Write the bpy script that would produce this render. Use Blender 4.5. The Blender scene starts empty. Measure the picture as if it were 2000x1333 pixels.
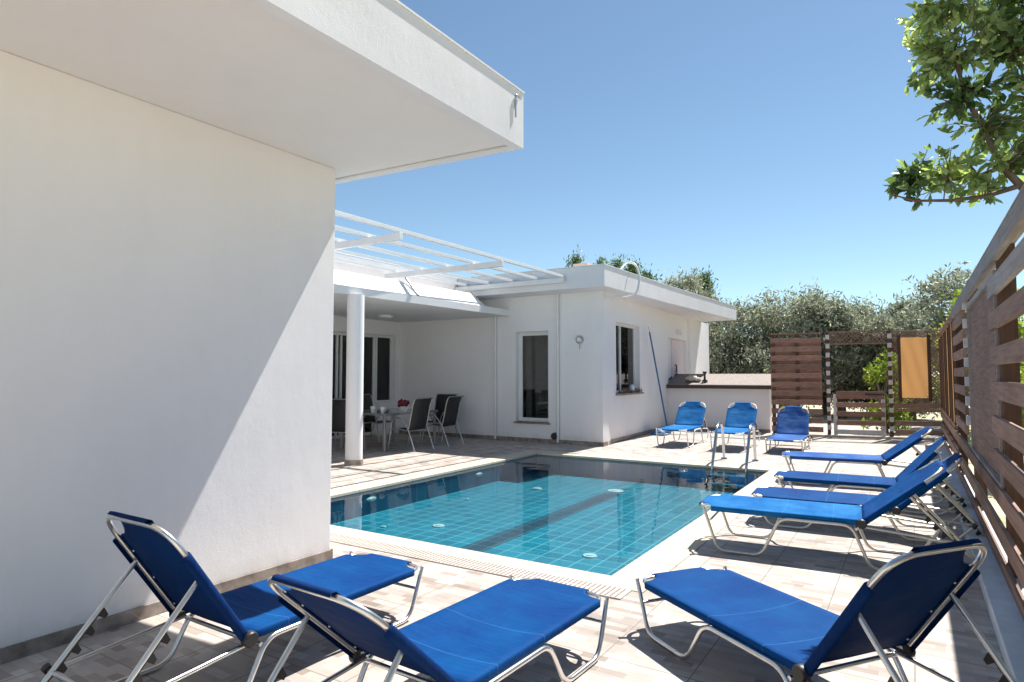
import bpy, math, random
import numpy as np
from mathutils import Vector, Matrix
R = math.radians
random.seed(7); rng = np.random.default_rng(11)
C = bpy.context.scene.collection
scn = bpy.context.scene

# ------------------------------------------------------------------ camera
cam = bpy.data.cameras.new('camera'); camo = bpy.data.objects.new('camera', cam); C.objects.link(camo)
camo.location = (0, 0, 1.47); camo.rotation_euler = (R(90 + 3.02), 0, R(32.25))
cam.sensor_width = 36; cam.lens = 1241 / 2000 * 36; cam.clip_end = 1000; cam.clip_start = .05
scn.camera = camo
# ------------------------------------------------------------------ light
SUN = Vector((.14, .57, 1)).normalized()
w = bpy.data.worlds.new('World'); scn.world = w; w.use_nodes = True
nt = w.node_tree; bg = nt.nodes['Background']
sky = nt.nodes.new('ShaderNodeTexSky'); sky.sky_type = 'NISHITA'; sky.sun_disc = False
sky.sun_elevation = math.asin(SUN.z); sky.sun_rotation = math.atan2(SUN.x, SUN.y)
sky.air_density = 1.0; sky.dust_density = .3; sky.ozone_density = 2.6; sky.altitude = 1500
tint = nt.nodes.new('ShaderNodeMix'); tint.data_type = 'RGBA'; tint.blend_type = 'MULTIPLY'; tint.inputs[0].default_value = 1
tint.inputs[7].default_value = (1.12, 1.15, 1.03, 1); nt.links.new(sky.outputs[0], tint.inputs[6])
nt.links.new(tint.outputs[2], bg.inputs[0]); bg.inputs[1].default_value = .075
sl = bpy.data.lights.new('sun', 'SUN'); sl.energy = 5; sl.angle = R(.53); sl.color = (1, .965, .90)
so = bpy.data.objects.new('sun', sl); C.objects.link(so); so.rotation_euler = SUN.to_track_quat('Z', 'Y').to_euler()
scn.view_settings.view_transform = 'Standard'; scn.view_settings.look = 'None'
scn.view_settings.exposure = .93; scn.view_settings.gamma = 1
scn.render.engine = 'CYCLES'
scn.cycles.max_bounces = 8; scn.cycles.diffuse_bounces = 5; scn.cycles.transparent_max_bounces = 16

# ------------------------------------------------------------------ materials
def new_mat(name):
    m = bpy.data.materials.new(name); m.use_nodes = True
    n = m.node_tree; b = n.nodes['Principled BSDF']; return m, n, b
def L(n, a, b): n.links.new(a, b)
def coord(n, kind='Object', scale=(1, 1, 1), rot=(0, 0, 0)):
    t = n.nodes.new('ShaderNodeTexCoord'); mp = n.nodes.new('ShaderNodeMapping')
    mp.inputs['Scale'].default_value = scale; mp.inputs['Rotation'].default_value = rot
    L(n, t.outputs[kind], mp.inputs[0]); return mp.outputs[0]
def noise(n, vec, scale, detail=4, rough=.55):
    t = n.nodes.new('ShaderNodeTexNoise'); t.inputs['Scale'].default_value = scale
    t.inputs['Detail'].default_value = detail; t.inputs['Roughness'].default_value = rough
    L(n, vec, t.inputs['Vector']); return t.outputs['Fac']
def ramp(n, fac, stops):
    r = n.nodes.new('ShaderNodeValToRGB'); e = r.color_ramp.elements
    while len(e) < len(stops): e.new(.5)
    for i, (p, c) in enumerate(stops):
        e[i].position = p; e[i].color = (*c, 1) if len(c) == 3 else c
    L(n, fac, r.inputs[0]); return r.outputs[0]
def mix(n, fac, a, b, mode='MIX'):
    m = n.nodes.new('ShaderNodeMix'); m.data_type = 'RGBA'; m.blend_type = mode
    for s, v in ((m.inputs[0], fac), (m.inputs[6], a), (m.inputs[7], b)):
        if isinstance(v, (int, float)): s.default_value = v
        elif isinstance(v, tuple): s.default_value = (*v, 1)
        else: L(n, v, s)
    return m.outputs[2]
def bump(n, b, h, strength=.3, dist=.01):
    u = n.nodes.new('ShaderNodeBump'); u.inputs['Strength'].default_value = strength
    u.inputs['Distance'].default_value = dist; L(n, h, u.inputs['Height']); L(n, u.outputs[0], b.inputs['Normal']); return u
def simple(name, col, rough=.5, metal=0, var=.08, scale=8, bmp=0, bscale=60, spec=.5):
    m, n, b = new_mat(name); v = coord(n)
    f = noise(n, v, scale)
    lo = tuple(c * (1 - var) for c in col); hi = tuple(min(1, c * (1 + var)) for c in col)
    L(n, ramp(n, f, [(.3, lo), (.7, hi)]), b.inputs['Base Color'])
    b.inputs['Roughness'].default_value = rough; b.inputs['Metallic'].default_value = metal
    b.inputs['Specular IOR Level'].default_value = spec
    if bmp: bump(n, b, noise(n, v, bscale, 3), bmp, .004)
    return m
def stucco(name, col, stain=.03, base=False):
    m, n, b = new_mat(name); v = coord(n)
    big = noise(n, v, .9, 5, .6); mid = noise(n, coord(n, scale=(2.5, 2.5, .5)), 2.2, 5, .65)
    c1 = ramp(n, big, [(.3, tuple(c * (1 - stain) for c in col)), (.65, col)])
    c2 = ramp(n, mid, [(.35, (.985, .985, .98)), (.6, (1, 1, 1))])
    cc = mix(n, 1.0, c1, c2, 'MULTIPLY')
    if base:
        sp = n.nodes.new('ShaderNodeSeparateXYZ'); L(n, coord(n), sp.inputs[0])
        q = n.nodes.new('ShaderNodeMath'); q.operation = 'MULTIPLY_ADD'; q.inputs[1].default_value = .5; L(n, noise(n, coord(n, scale=(1, 1, .6)), 4.5, 7, .72), q.inputs[0]); L(n, sp.outputs[2], q.inputs[2])
        cc = mix(n, ramp(n, q.outputs[0], [(.27, (.55,) * 3), (.46, (0,) * 3)]), cc, (.60, .56, .50))
    L(n, cc, b.inputs['Base Color'])
    b.inputs['Roughness'].default_value = .92; b.inputs['Specular IOR Level'].default_value = .15
    h = mix(n, .35, noise(n, v, 170, 3), noise(n, v, 18, 4))
    u1 = bump(n, b, noise(n, coord(n, scale=(1, 1.6, 1)), 2.4, 4, .5), .22, .02); u2 = bump(n, b, h, .35, .006); L(n, u1.outputs[0], u2.inputs['Normal']); return m
def tiles(name):
    m, n, b = new_mat(name); v = coord(n)
    T = .462
    def brick(vec, bw, rh, ms, c1, c2, cm, off=.5, freq=2, smooth=0):
        t = n.nodes.new('ShaderNodeTexBrick'); t.offset = off; t.offset_frequency = freq
        t.inputs['Scale'].default_value = 1; t.inputs['Mortar Size'].default_value = ms
        t.inputs['Mortar Smooth'].default_value = smooth
        t.inputs['Brick Width'].default_value = bw; t.inputs['Row Height'].default_value = rh
        for k, c in (('Color1', c1), ('Color2', c2), ('Mortar', cm)): t.inputs[k].default_value = (*c, 1)
        L(n, vec, t.inputs['Vector']); return t
    mp = n.nodes.new('ShaderNodeMapping'); mp.inputs['Location'].default_value = (.035, .105, 0); L(n, v, mp.inputs[0])
    gr = brick(mp.outputs[0], T, T, .0034, (1, 1, 1), (1, 1, 1), (0, 0, 0), 0, 2)
    pl = brick(mp.outputs[0], T / 3.1, T / 8, .0012, (0, 0, 0), (1, 1, 1), (.35, .35, .35), .37, 2)
    pl2 = brick(mp.outputs[0], T / 1.3, T / 3.5, 0, (0, 0, 0), (1, 1, 1), (.5, .5, .5), .61, 2)
    st = noise(n, coord(n, scale=(3, 22, 3)), 2.2, 5, .6)
    base = ramp(n, pl.outputs[0], [(0, (.30, .25, .215)), (.3, (.50, .445, .405)), (.62, (.41, .365, .335)), (1, (.59, .55, .515))])
    b2 = ramp(n, pl2.outputs[0], [(0, (.72, .69, .68)), (.5, (1, 1, 1)), (1, (1.0, .95, .91))])
    c = mix(n, .75, base, b2, 'MULTIPLY')
    c = mix(n, .55, c, ramp(n, st, [(.3, (.78, .76, .74)), (.7, (1, 1, 1))]), 'MULTIPLY')
    dirt = noise(n, v, 1.3, 6, .7)
    c = mix(n, .5, c, ramp(n, dirt, [(.35, (.88, .86, .84)), (.6, (1, 1, 1))]), 'MULTIPLY')
    c = mix(n, gr.outputs[0], (.20, .17, .15), c)
    L(n, c, b.inputs['Base Color']); b.inputs['Roughness'].default_value = .6
    b.inputs['Specular IOR Level'].default_value = .35
    bump(n, b, mix(n, .6, gr.outputs[0], st), .25, .004); return m
def wood(name, c1, c2, axis=1):
    m, n, b = new_mat(name)
    sc = [38, 38, 38]; sc[axis] = 2.2
    v = coord(n, scale=tuple(sc)); f = noise(n, v, 1, 6, .65)
    g = noise(n, coord(n), 1.6, 5, .6)
    c = ramp(n, f, [(.25, c1), (.75, c2)])
    c = mix(n, .55, c, ramp(n, g, [(.35, (.66, .64, .64)), (.65, (1.0, 1.0, 1.0))]), 'MULTIPLY')
    oi = n.nodes.new('ShaderNodeObjectInfo')
    rc = ramp(n, oi.outputs['Random'], [(0, (.66, .62, .60)), (.5, (1, 1, 1)), (1, (1.18, 1.12, 1.06))])
    c = mix(n, .8, c, rc, 'MULTIPLY')
    L(n, c, b.inputs['Base Color']); b.inputs['Roughness'].default_value = .7; b.inputs['Specular IOR Level'].default_value = .25
    bump(n, b, f, .35, .003); return m
def fabric(name, col, fade, fade_amt):
    m, n, b = new_mat(name); v = coord(n)
    f = noise(n, v, 3.2, 6, .65); f2 = noise(n, coord(n, scale=(1, 9, 1)), 6, 4)
    c = mix(n, ramp(n, f, [(.38, (0, 0, 0)), (.75, (fade_amt,) * 3)]), col, fade)
    c = mix(n, .5, c, ramp(n, f2, [(.3, (.82, .84, .88)), (.7, (1, 1, 1))]), 'MULTIPLY')
    # two pale seams woven across the seat
    t = n.nodes.new('ShaderNodeSeparateXYZ'); L(n, coord(n), t.inputs[0])
    acc = None
    for x0 in (.66, 1.02):
        k = n.nodes.new('ShaderNodeMath'); k.operation = 'COMPARE'; k.inputs[1].default_value = x0; k.inputs[2].default_value = .0035
        L(n, t.outputs[0], k.inputs[0])
        if acc is None: acc = k.outputs[0]
        else:
            a = n.nodes.new('ShaderNodeMath'); a.operation = 'ADD'; L(n, acc, a.inputs[0]); L(n, k.outputs[0], a.inputs[1]); acc = a.outputs[0]
    k = n.nodes.new('ShaderNodeMath'); k.operation = 'MULTIPLY'; k.inputs[1].default_value = .16; L(n, acc, k.inputs[0])
    c = mix(n, k.outputs[0], c, (.12, .32, .60))
    L(n, c, b.inputs['Base Color']); b.inputs['Roughness'].default_value = .7; b.inputs['Specular IOR Level'].default_value = .1
    wv = n.nodes.new('ShaderNodeTexChecker'); wv.inputs['Scale'].default_value = 420; L(n, v, wv.inputs[0])
    cr = noise(n, coord(n, scale=(5, 1.2, 1)), 2.6, 4, .6)
    u1 = bump(n, b, cr, .55, .02); u2 = bump(n, b, mix(n, .5, wv.outputs[0], f2), .3, .002); L(n, u1.outputs[0], u2.inputs['Normal'])
    tr = n.nodes.new('ShaderNodeBsdfTranslucent'); L(n, c, tr.inputs[0])
    ms = n.nodes.new('ShaderNodeMixShader'); ms.inputs[0].default_value = .12
    L(n, b.outputs[0], ms.inputs[1]); L(n, tr.outputs[0], ms.inputs[2])
    L(n, ms.outputs[0], n.nodes['Material Output'].inputs[0])
    return m
def leafmat(name, cols, scale=1.2, rough=.5, trans=.35, tint=(1.3, 1.35, .7)):
    m, n, b = new_mat(name)
    g = n.nodes.new('ShaderNodeNewGeometry'); f = noise(n, coord(n), scale, 3)
    a = n.nodes.new('ShaderNodeMath'); a.operation = 'MULTIPLY_ADD'; a.inputs[1].default_value = .6
    L(n, g.outputs['Random Per Island'], a.inputs[0])
    s = n.nodes.new('ShaderNodeMath'); s.operation = 'MULTIPLY_ADD'; s.inputs[1].default_value = 1.7; s.inputs[2].default_value = -.62; L(n, f, s.inputs[0])  # clump noise paints lit and shaded lumps into the leaf colour
    L(n, s.outputs[0], a.inputs[2])
    c = ramp(n, a.outputs[0], [(i / (len(cols) - 1), k) for i, k in enumerate(cols)])
    L(n, c, b.inputs['Base Color']); b.inputs['Roughness'].default_value = rough; b.inputs['Specular IOR Level'].default_value = .35
    tr = n.nodes.new('ShaderNodeBsdfTranslucent'); L(n, mix(n, 1, c, tint, 'MULTIPLY'), tr.inputs[0])
    ms = n.nodes.new('ShaderNodeMixShader'); ms.inputs[0].default_value = trans
    out = n.nodes['Material Output']; L(n, b.outputs[0], ms.inputs[1]); L(n, tr.outputs[0], ms.inputs[2]); L(n, ms.outputs[0], out.inputs[0])
    return m

M = {}
M['wall'] = stucco('white_stucco', (.82, .805, .81), .04, True)
M['soffit'] = stucco('soffit_paint', (.80, .775, .76), .03)
M['roofpaint'] = stucco('roof_edge_paint', (.78, .785, .80), .10)
M['white_metal'] = simple('white_painted_metal', (.78, .78, .77), .35, 0, .03)
M['white_plastic'] = simple('white_plastic', (.72, .72, .70), .4, 0, .04)
M['tile'] = tiles('stone_look_tiles')
M['skirt'] = simple('skirting_stone', (.25, .205, .175), .6, 0, .45, 9, .3, 50)
_n = M['skirt'].node_tree; _b = _n.nodes['Principled BSDF']; _w = _n.nodes.new('ShaderNodeTexWave'); _w.wave_profile = 'SAW'; _w.bands_direction = 'DIAGONAL'
_w.inputs['Scale'].default_value = .68; L(_n, coord(_n), _w.inputs[0]); _c = _b.inputs['Base Color'].links[0].from_socket
L(_n, mix(_n, ramp(_n, _w.outputs[1], [(0, (1, 1, 1)), (.006, (0, 0, 0))]), _c, (.42, .40, .37)), _b.inputs['Base Color'])
M['coping'] = simple('pool_coping_stone', (.53, .45, .345), .6, 0, .10, 3, .2, 60)
M['alu'] = simple('brushed_aluminium', (.78, .77, .74), .28, 1, .06, 20)
M['cream'] = simple('cream_painted_aluminium', (.66, .63, .56), .35, .55, .06, 20)
M['black'] = simple('black_plastic', (.022, .02, .02), .45)
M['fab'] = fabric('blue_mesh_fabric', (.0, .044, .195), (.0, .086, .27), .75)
M['fabback'] = fabric('blue_mesh_fabric_shaded', (.003, .026, .12), (.0, .045, .17), .4)  # darker copy of the blue mesh, backrest shade put into the colour
M['faded'] = fabric('faded_blue_fabric', (.0, .115, .36), (.03, .22, .50), .9)
M['paleblue'] = fabric('pale_blue_fabric', (.02, .09, .32), (.08, .19, .44), .9)
M['wood'] = wood('stained_timber', (.20, .115, .085), (.42, .275, .21), 1)
M['woodx'] = wood('stained_timber_cross', (.20, .115, .088), (.42, .27, .21), 0)
M['woodv'] = wood('stained_timber_upright', (.075, .04, .03), (.15, .085, .06), 2)
M['sky_wood'] = wood('sky_pale_timber', (.27, .235, .22), (.47, .435, .42), 1)  # pale grey stands in for sky reflected off the top rail
M['block'] = simple('pale_spacer', (.56, .53, .54), .7, 0, .12, 12)
M['orange'] = simple('orange_screen', (.90, .50, .20), .7, 0, .08, 3)
_n = M['orange'].node_tree; _t = _n.nodes.new('ShaderNodeBsdfTranslucent'); _t.inputs[0].default_value = (1.0, .58, .24, 1); _m = _n.nodes.new('ShaderNodeMixShader'); _m.inputs[0].default_value = .78
L(_n, _n.nodes['Principled BSDF'].outputs[0], _m.inputs[1]); L(_n, _t.outputs[0], _m.inputs[2]); L(_n, _m.outputs[0], _n.nodes['Material Output'].inputs[0])
M['kerb'] = simple('painted_kerb', (.52, .58, .65), .6, 0, .15, 4, .2, 40)
M['glass'] = None
m, n, b = new_mat('window_glass'); n.nodes.remove(b)
_tr = n.nodes.new('ShaderNodeBsdfTransparent'); _tr.inputs[0].default_value = (.66, .70, .70, 1); _gl = n.nodes.new('ShaderNodeBsdfGlossy'); _gl.inputs['Roughness'].default_value = .015
_fr = n.nodes.new('ShaderNodeFresnel'); _fr.inputs[0].default_value = 1.75; _bm = n.nodes.new('ShaderNodeBump'); _bm.inputs['Strength'].default_value = .05; L(n, noise(n, coord(n), 2.5, 2), _bm.inputs['Height']); L(n, _bm.outputs[0], _gl.inputs['Normal'])
_ms = n.nodes.new('ShaderNodeMixShader'); L(n, _fr.outputs[0], _ms.inputs[0]); L(n, _tr.outputs[0], _ms.inputs[1]); L(n, _gl.outputs[0], _ms.inputs[2]); L(n, _ms.outputs[0], n.nodes['Material Output'].inputs[0]); M['glass'] = m
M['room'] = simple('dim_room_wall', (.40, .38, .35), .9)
M['curtain'] = simple('curtain', (.42, .42, .40), .9, 0, .15, 4)
M['pink'] = simple('pinkish_paint', (.76, .66, .68), .6, 0, .03)
M['rooftile'] = simple('clay_pan_tile', (.215, .18, .165), .85, 0, .45, 45, .6, 60)
M['darkwood'] = simple('dark_fascia', (.055, .035, .03), .6)
M['bluepole'] = simple('blue_pole', (.0, .09, .25), .35)
M['steel'] = simple('stainless_steel', (.55, .58, .62), .2, 1, .03)
M['sling'] = simple('black_sling', (.02, .019, .02), .65, 0, .2, 30, .3, 250)
M['grey_alu'] = simple('grey_aluminium', (.42, .43, .44), .35, .8, .05)
M['tableglass'] = simple('frosted_table_glass', (.22, .25, .26), .12, 0, .05)
M['cup'] = simple('white_china', (.78, .78, .76), .2, 0, .02)
M['redflower'] = simple('dark_red_petals', (.16, .012, .02), .6)
M['stone'] = simple('pale_stone', (.55, .5, .43), .9, 0, .2, 10)
M['bark'] = wood('bark', (.10, .075, .055), (.24, .19, .15), 2)
M['vine'] = simple('dry_twigs', (.16, .11, .07), .9, 0, .3)
M['terra'] = simple('pink_render', (.68, .47, .41), .9, 0, .08)
m, n, b = new_mat('dry_earth'); v = coord(n)
f = noise(n, v, .35, 8, .7)
L(n, ramp(n, f, [(.3, (.40, .34, .22)), (.5, (.62, .53, .36)), (.66, (.20, .22, .10)), (.8, (.66, .57, .40))]), b.inputs['Base Color'])
b.inputs['Roughness'].default_value = 1; bump(n, b, noise(n, v, 8, 6), .6, .05); M['earth'] = m
# lattice of thin crossed laths (real holes cut by geometry, this is only its timber)
M['olive'] = leafmat('olive_leaves', [(.055, .065, .045), (.165, .185, .135), (.34, .36, .28), (.62, .64, .55)], 1.7, .45, .35, (1.1, 1.12, .9))
M['dense'] = leafmat('dark_evergreen_leaves', [(.02, .045, .02), (.05, .09, .045), (.10, .16, .075), (.22, .29, .15)], .9, .5, .35)
M['lime'] = leafmat('lime_leaves', [(.05, .09, .015), (.13, .20, .03), (.26, .34, .05), (.42, .46, .09)], 1.5, .45, .4)
M['citrus'] = leafmat('glossy_green_leaves', [(.04, .085, .035), (.12, .19, .085), (.27, .36, .17), (.56, .63, .32)], 2.5, .25, .5)
# pool tiles
def pooltile(name, lo, hi, grout):
    m, n, b = new_mat(name)
    t = n.nodes.new('ShaderNodeTexBrick'); t.offset = 0
    t.inputs['Scale'].default_value = 1; t.inputs['Mortar Size'].default_value = .0055; t.inputs['Brick Width'].default_value = .20; t.inputs['Row Height'].default_value = .20
    t.inputs['Color1'].default_value = (*lo, 1); t.inputs['Color2'].default_value = (*hi, 1); t.inputs['Mortar'].default_value = (*grout, 1)
    L(n, coord(n), t.inputs['Vector'])
    f = noise(n, coord(n), 1.1, 5)
    L(n, mix(n, .5, t.outputs[0], ramp(n, f, [(.3, (.7, .8, .85)), (.7, (1.0, 1.0, 1.0))]), 'MULTIPLY'), b.inputs['Base Color'])
    b.inputs['Roughness'].default_value = .35; return m
M['poolfloor'] = pooltile('turquoise_pool_tiles', (.004, .135, .205), (.008, .195, .275), (.16, .42, .46))
M['poolwall'] = pooltile('blue_pool_wall_tiles', (.010, .085, .16), (.018, .12, .20), (.07, .20, .27))
M['lane'] = pooltile('navy_lane_tiles', (.012, .03, .055), (.02, .045, .08), (.09, .2, .24))
# water: Fresnel mix of clear, faintly tinted transmission and mirror reflection with slight ripples
m, n, b = new_mat('pool_water'); out = n.nodes['Material Output']; n.nodes.remove(b)
tr = n.nodes.new('ShaderNodeBsdfTransparent'); tr.inputs[0].default_value = (.80, .95, .97, 1)
gl = n.nodes.new('ShaderNodeBsdfGlossy'); gl.inputs['Roughness'].default_value = .012
fr = n.nodes.new('ShaderNodeFresnel'); fr.inputs[0].default_value = 1.38
bp = n.nodes.new('ShaderNodeBump'); bp.inputs['Strength'].default_value = .16; bp.inputs['Distance'].default_value = .02
L(n, noise(n, coord(n, scale=(1, .7, 1)), 3.0, 3, .5), bp.inputs['Height'])
L(n, bp.outputs[0], gl.inputs['Normal']); L(n, bp.outputs[0], fr.inputs['Normal'])
ms = n.nodes.new('ShaderNodeMixShader'); L(n, fr.outputs[0], ms.inputs[0]); L(n, tr.outputs[0], ms.inputs[1]); L(n, gl.outputs[0], ms.inputs[2])
L(n, ms.outputs[0], out.inputs[0]); M['water'] = m

# ------------------------------------------------------------------ mesh helpers
class MB:
    def __init__(s): s.v = []; s.f = []; s.sm = []
    def add(s, vs, fs, smooth=False, T=None):
        o = len(s.v)
        for p in vs:
            p = Vector(p)
            if T is not None: p = T @ p
            s.v.append(tuple(p))
        for f in fs: s.f.append(tuple(i + o for i in f)); s.sm.append(smooth)
        return s
    def box(s, x0, x1, y0, y1, z0, z1, T=None):
        vs = [(x0, y0, z0), (x1, y0, z0), (x1, y1, z0), (x0, y1, z0), (x0, y0, z1), (x1, y0, z1), (x1, y1, z1), (x0, y1, z1)]
        return s.add(vs, [(0, 3, 2, 1), (4, 5, 6, 7), (0, 1, 5, 4), (1, 2, 6, 5), (2, 3, 7, 6), (3, 0, 4, 7)], False, T)
    def prism(s, poly, z0, z1, T=None):
        k = len(poly); vs = [(x, y, z0) for x, y in poly] + [(x, y, z1) for x, y in poly]
        fs = [tuple(reversed(range(k))), tuple(range(k, 2 * k))] + [(i, (i + 1) % k, (i + 1) % k + k, i + k) for i in range(k)]
        return s.add(vs, fs, False, T)
    def tube(s, pts, r, n=10, closed=False, T=None):
        P = [Vector(p) for p in pts]; k = len(P); vs = []; fs = []
        rad = r if isinstance(r, (list, tuple)) else [r] * k
        t0 = (P[1] - P[0]).normalized(); up = Vector((0, 0, 1)) if abs(t0.z) < .9 else Vector((1, 0, 0))
        u = t0.cross(up).normalized()
        for i in range(k):
            if closed: t = (P[(i + 1) % k] - P[i - 1]).normalized()
            else: t = (P[min(i + 1, k - 1)] - P[max(i - 1, 0)]).normalized()
            u = (u - t * u.dot(t)).normalized(); w_ = t.cross(u)
            for j in range(n):
                a = 2 * math.pi * j / n; vs.append(P[i] + (u * math.cos(a) + w_ * math.sin(a)) * rad[i])
        for i in range(k if closed else k - 1):
            for j in range(n):
                a, b_ = i * n + j, i * n + (j + 1) % n; c, d = ((i + 1) % k) * n + (j + 1) % n, ((i + 1) % k) * n + j
                fs.append((a, b_, c, d))
        s.add(vs, fs, True, T)
        if not closed: s.add(vs[:n], [tuple(reversed(range(n)))], False, T); s.add(vs[-n:], [tuple(range(n))], False, T)
        return s
    def lathe(s, prof, cx, cy, n=24, T=None, smooth=True):
        vs = []; fs = []
        for (r, z) in prof:
            for j in range(n): a = 2 * math.pi * j / n; vs.append((cx + r * math.cos(a), cy + r * math.sin(a), z))
        for i in range(len(prof) - 1):
            for j in range(n): fs.append((i * n + j, i * n + (j + 1) % n, (i + 1) * n + (j + 1) % n, (i + 1) * n + j))
        s.add(vs, fs, smooth, T)
        s.add(vs[:n], [tuple(reversed(range(n)))], False, T); s.add(vs[-n:], [tuple(range(n))], False, T); return s
    def grid(s, G, smooth=True, T=None):
        a, b_ = len(G), len(G[0]); vs = [p for r_ in G for p in r_]
        fs = [(i * b_ + j, i * b_ + j + 1, (i + 1) * b_ + j + 1, (i + 1) * b_ + j) for i in range(a - 1) for j in range(b_ - 1)]
        return s.add(vs, fs, smooth, T)
    def build(s, name, mat, parent=None, bevel=0, solid=0, loc=None):
        me = bpy.data.meshes.new(name); me.from_pydata(s.v, [], s.f); me.materials.append(mat)
        me.polygons.foreach_set('use_smooth', s.sm); me.update()
        o = bpy.data.objects.new(name, me); C.objects.link(o)
        if parent: o.parent = parent
        if loc: o.location = loc
        if bevel: b_ = o.modifiers.new('bevel', 'BEVEL'); b_.width = bevel; b_.segments = 2; b_.limit_method = 'ANGLE'
        if solid: q = o.modifiers.new('solid', 'SOLIDIFY'); q.thickness = solid; q.offset = 0
        return o
def fillet(pts, r, n=5):
    P = [Vector(p) for p in pts]; out = [P[0]]
    for i in range(1, len(P) - 1):
        a, b_, c = P[i - 1], P[i], P[i + 1]; d1 = (a - b_); d2 = (c - b_)
        k = min(r, d1.length * .48, d2.length * .48); p0 = b_ + d1.normalized() * k; p1 = b_ + d2.normalized() * k
        for j in range(n + 1):
            t = j / n; out.append(p0 * (1 - t) ** 2 + b_ * 2 * t * (1 - t) + p1 * t * t)
    out.append(P[-1]); return out
def empty(name, loc=(0, 0, 0), rz=0):
    o = bpy.data.objects.new(name, None); C.objects.link(o); o.location = loc; o.rotation_euler = (0, 0, rz); o.empty_display_size = .1; return o
def tag(o, label=None, cat=None, group=None, kind=None):
    for k, v_ in (('label', label), ('category', cat), ('group', group), ('kind', kind)):
        if v_: o[k] = v_
    return o
def struct(name, mb, mat, **k): o = mb.build(name, mat, **k); o['kind'] = 'structure'; return o

# ------------------------------------------------------------------ ground, deck, pool
PX0, PX1, PY0, PY1 = -6.02, -1.89, 4.36, 10.42
def ring(x0, x1, y0, y1, a0, a1, b0, b1, z0, z1):
    m_ = MB(); m_.box(x0, x1, y0, b0, z0, z1); m_.box(x0, x1, b1, y1, z0, z1)
    m_.box(x0, a0, b0, b1, z0, z1); m_.box(a1, x1, b0, b1, z0, z1); return m_
g = MB()
for (x0, x1, y0, y1) in ((-300, 300, -300, -4), (-300, 300, 22, 300), (-300, -12, -4, 22), (.7, 300, -4, 22)):
    g.add([(x0, y0, -.03), (x1, y0, -.03), (x1, y1, -.03), (x0, y1, -.03)], [(0, 1, 2, 3)])
struct('ground', g, M['earth'])
CP = .33
struct('pool_deck', ring(-12, .7, -4, 22, PX0 - CP, PX1 + CP - .02, 4.158, PY1 + CP, -.12, 0), M['tile'])
# coping slabs with real joints
cp = MB(); zt = .006
def slabs(x0, x1, y0, y1, along):
    n_ = max(1, round(((x1 - x0) if along == 'x' else (y1 - y0)) / .5)); g_ = .004
    for i in range(n_):
        if along == 'x': a = x0 + (x1 - x0) * i / n_; b_ = x0 + (x1 - x0) * (i + 1) / n_; cp.box(a + g_ / 2, b_ - g_ / 2, y0, y1, -.03, zt)
        else: a = y0 + (y1 - y0) * i / n_; b_ = y0 + (y1 - y0) * (i + 1) / n_; cp.box(x0, x1, a + g_ / 2, b_ - g_ / 2, -.03, zt)
e = CP - .002
slabs(PX0 - e, PX1 + e - .02, 4.16, PY0 + .015, 'x'); slabs(PX0 - e, PX1 + e - .02, PY1 - .015, PY1 + e, 'x')
slabs(PX0 - e, PX0 + .015, PY0 + .015, PY1 - .015, 'y'); slabs(PX1 - .015, PX1 + e - .02, PY0 + .015, PY1 - .015, 'y')
struct('pool_coping', cp, M['coping'], bevel=.004)
ZF = -.34
struct('pool_floor', MB().box(PX0 - .1, PX1 + .1, PY0 - .1, PY1 + .1, ZF - .1, ZF), M['poolfloor'])
pw = MB(); t_ = .1
pw.box(PX0 - t_, PX0, PY0 - t_, PY1 + t_, ZF, -.031); pw.box(PX1, PX1 + t_, PY0 - t_, PY1 + t_, ZF, -.031)
pw.box(PX0, PX1, PY0 - t_, PY0, ZF, -.031); pw.box(PX0, PX1, PY1, PY1 + t_, ZF, -.031)
struct('pool_wall', pw, M['poolwall'])
struct('lane_line', MB().box(-4.05, -3.78, PY0 + .3, 9.1, ZF, ZF + .004), M['lane'])
struct('pool_water', MB().add([(PX0 - .02, PY0 - .02, -.034), (PX1 + .02, PY0 - .02, -.034), (PX1 + .02, PY1 + .02, -.034), (PX0 - .02, PY1 + .02, -.034)], [(0, 1, 2, 3)]), M['water'])
pos = [(-4.85, 6.04, .075, 'round white inlet on the pool floor left of the lane line, nearest the house wall'),
       (-2.78, 5.86, .075, 'round white inlet on the pool floor at the near right corner'),
       (-5.37, 5.65, .035, 'tiny white inlet on the pool floor close to the left wall'),
       (-3.97, 9.30, .13, 'large white drain cover at the far end of the lane line'),
       (-5.09, 8.82, .075, 'round white inlet on the pool floor near the far left corner'),
       (-5.51, 7.52, .03, 'tiny white inlet on the pool floor, halfway along the left wall')]
M['inlet'] = simple('aged_pool_plastic', (.36, .47, .48), .5, 0, .06)
for x, y, r_, lb in pos:
    o = empty('pool_inlet', (x, y, ZF)); tag(o, lb, 'pool fitting', 'white inlets on the pool floor')
    MB().lathe([(r_, 0), (r_, .008), (r_ * .9, .014)], 0, 0, 20).build('rim', M['inlet'], o)
    MB().lathe([(r_ * .55, .014), (r_ * .5, .020)], 0, 0, 16).build('cap', M['inlet'], o)
TX = Matrix.Rotation(R(90), 4, 'Y')
for y, lb in ((6.10, 'round underwater lamp on the left pool wall, nearer one'), (8.53, 'round underwater lamp on the left pool wall, farther one')):
    o = empty('pool_light', (PX0, y, -.15)); o.scale = (1, 1.25, .42); tag(o, lb, 'pool light', 'lamps on the pool wall')
    MB().lathe([(.07, 0), (.07, .012), (.06, .02)], 0, 0, 24, TX).build('rim', M['inlet'], o)
    MB().lathe([(.05, .02), (.035, .03)], 0, 0, 24, TX).build('lens', M['inlet'], o)
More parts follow.
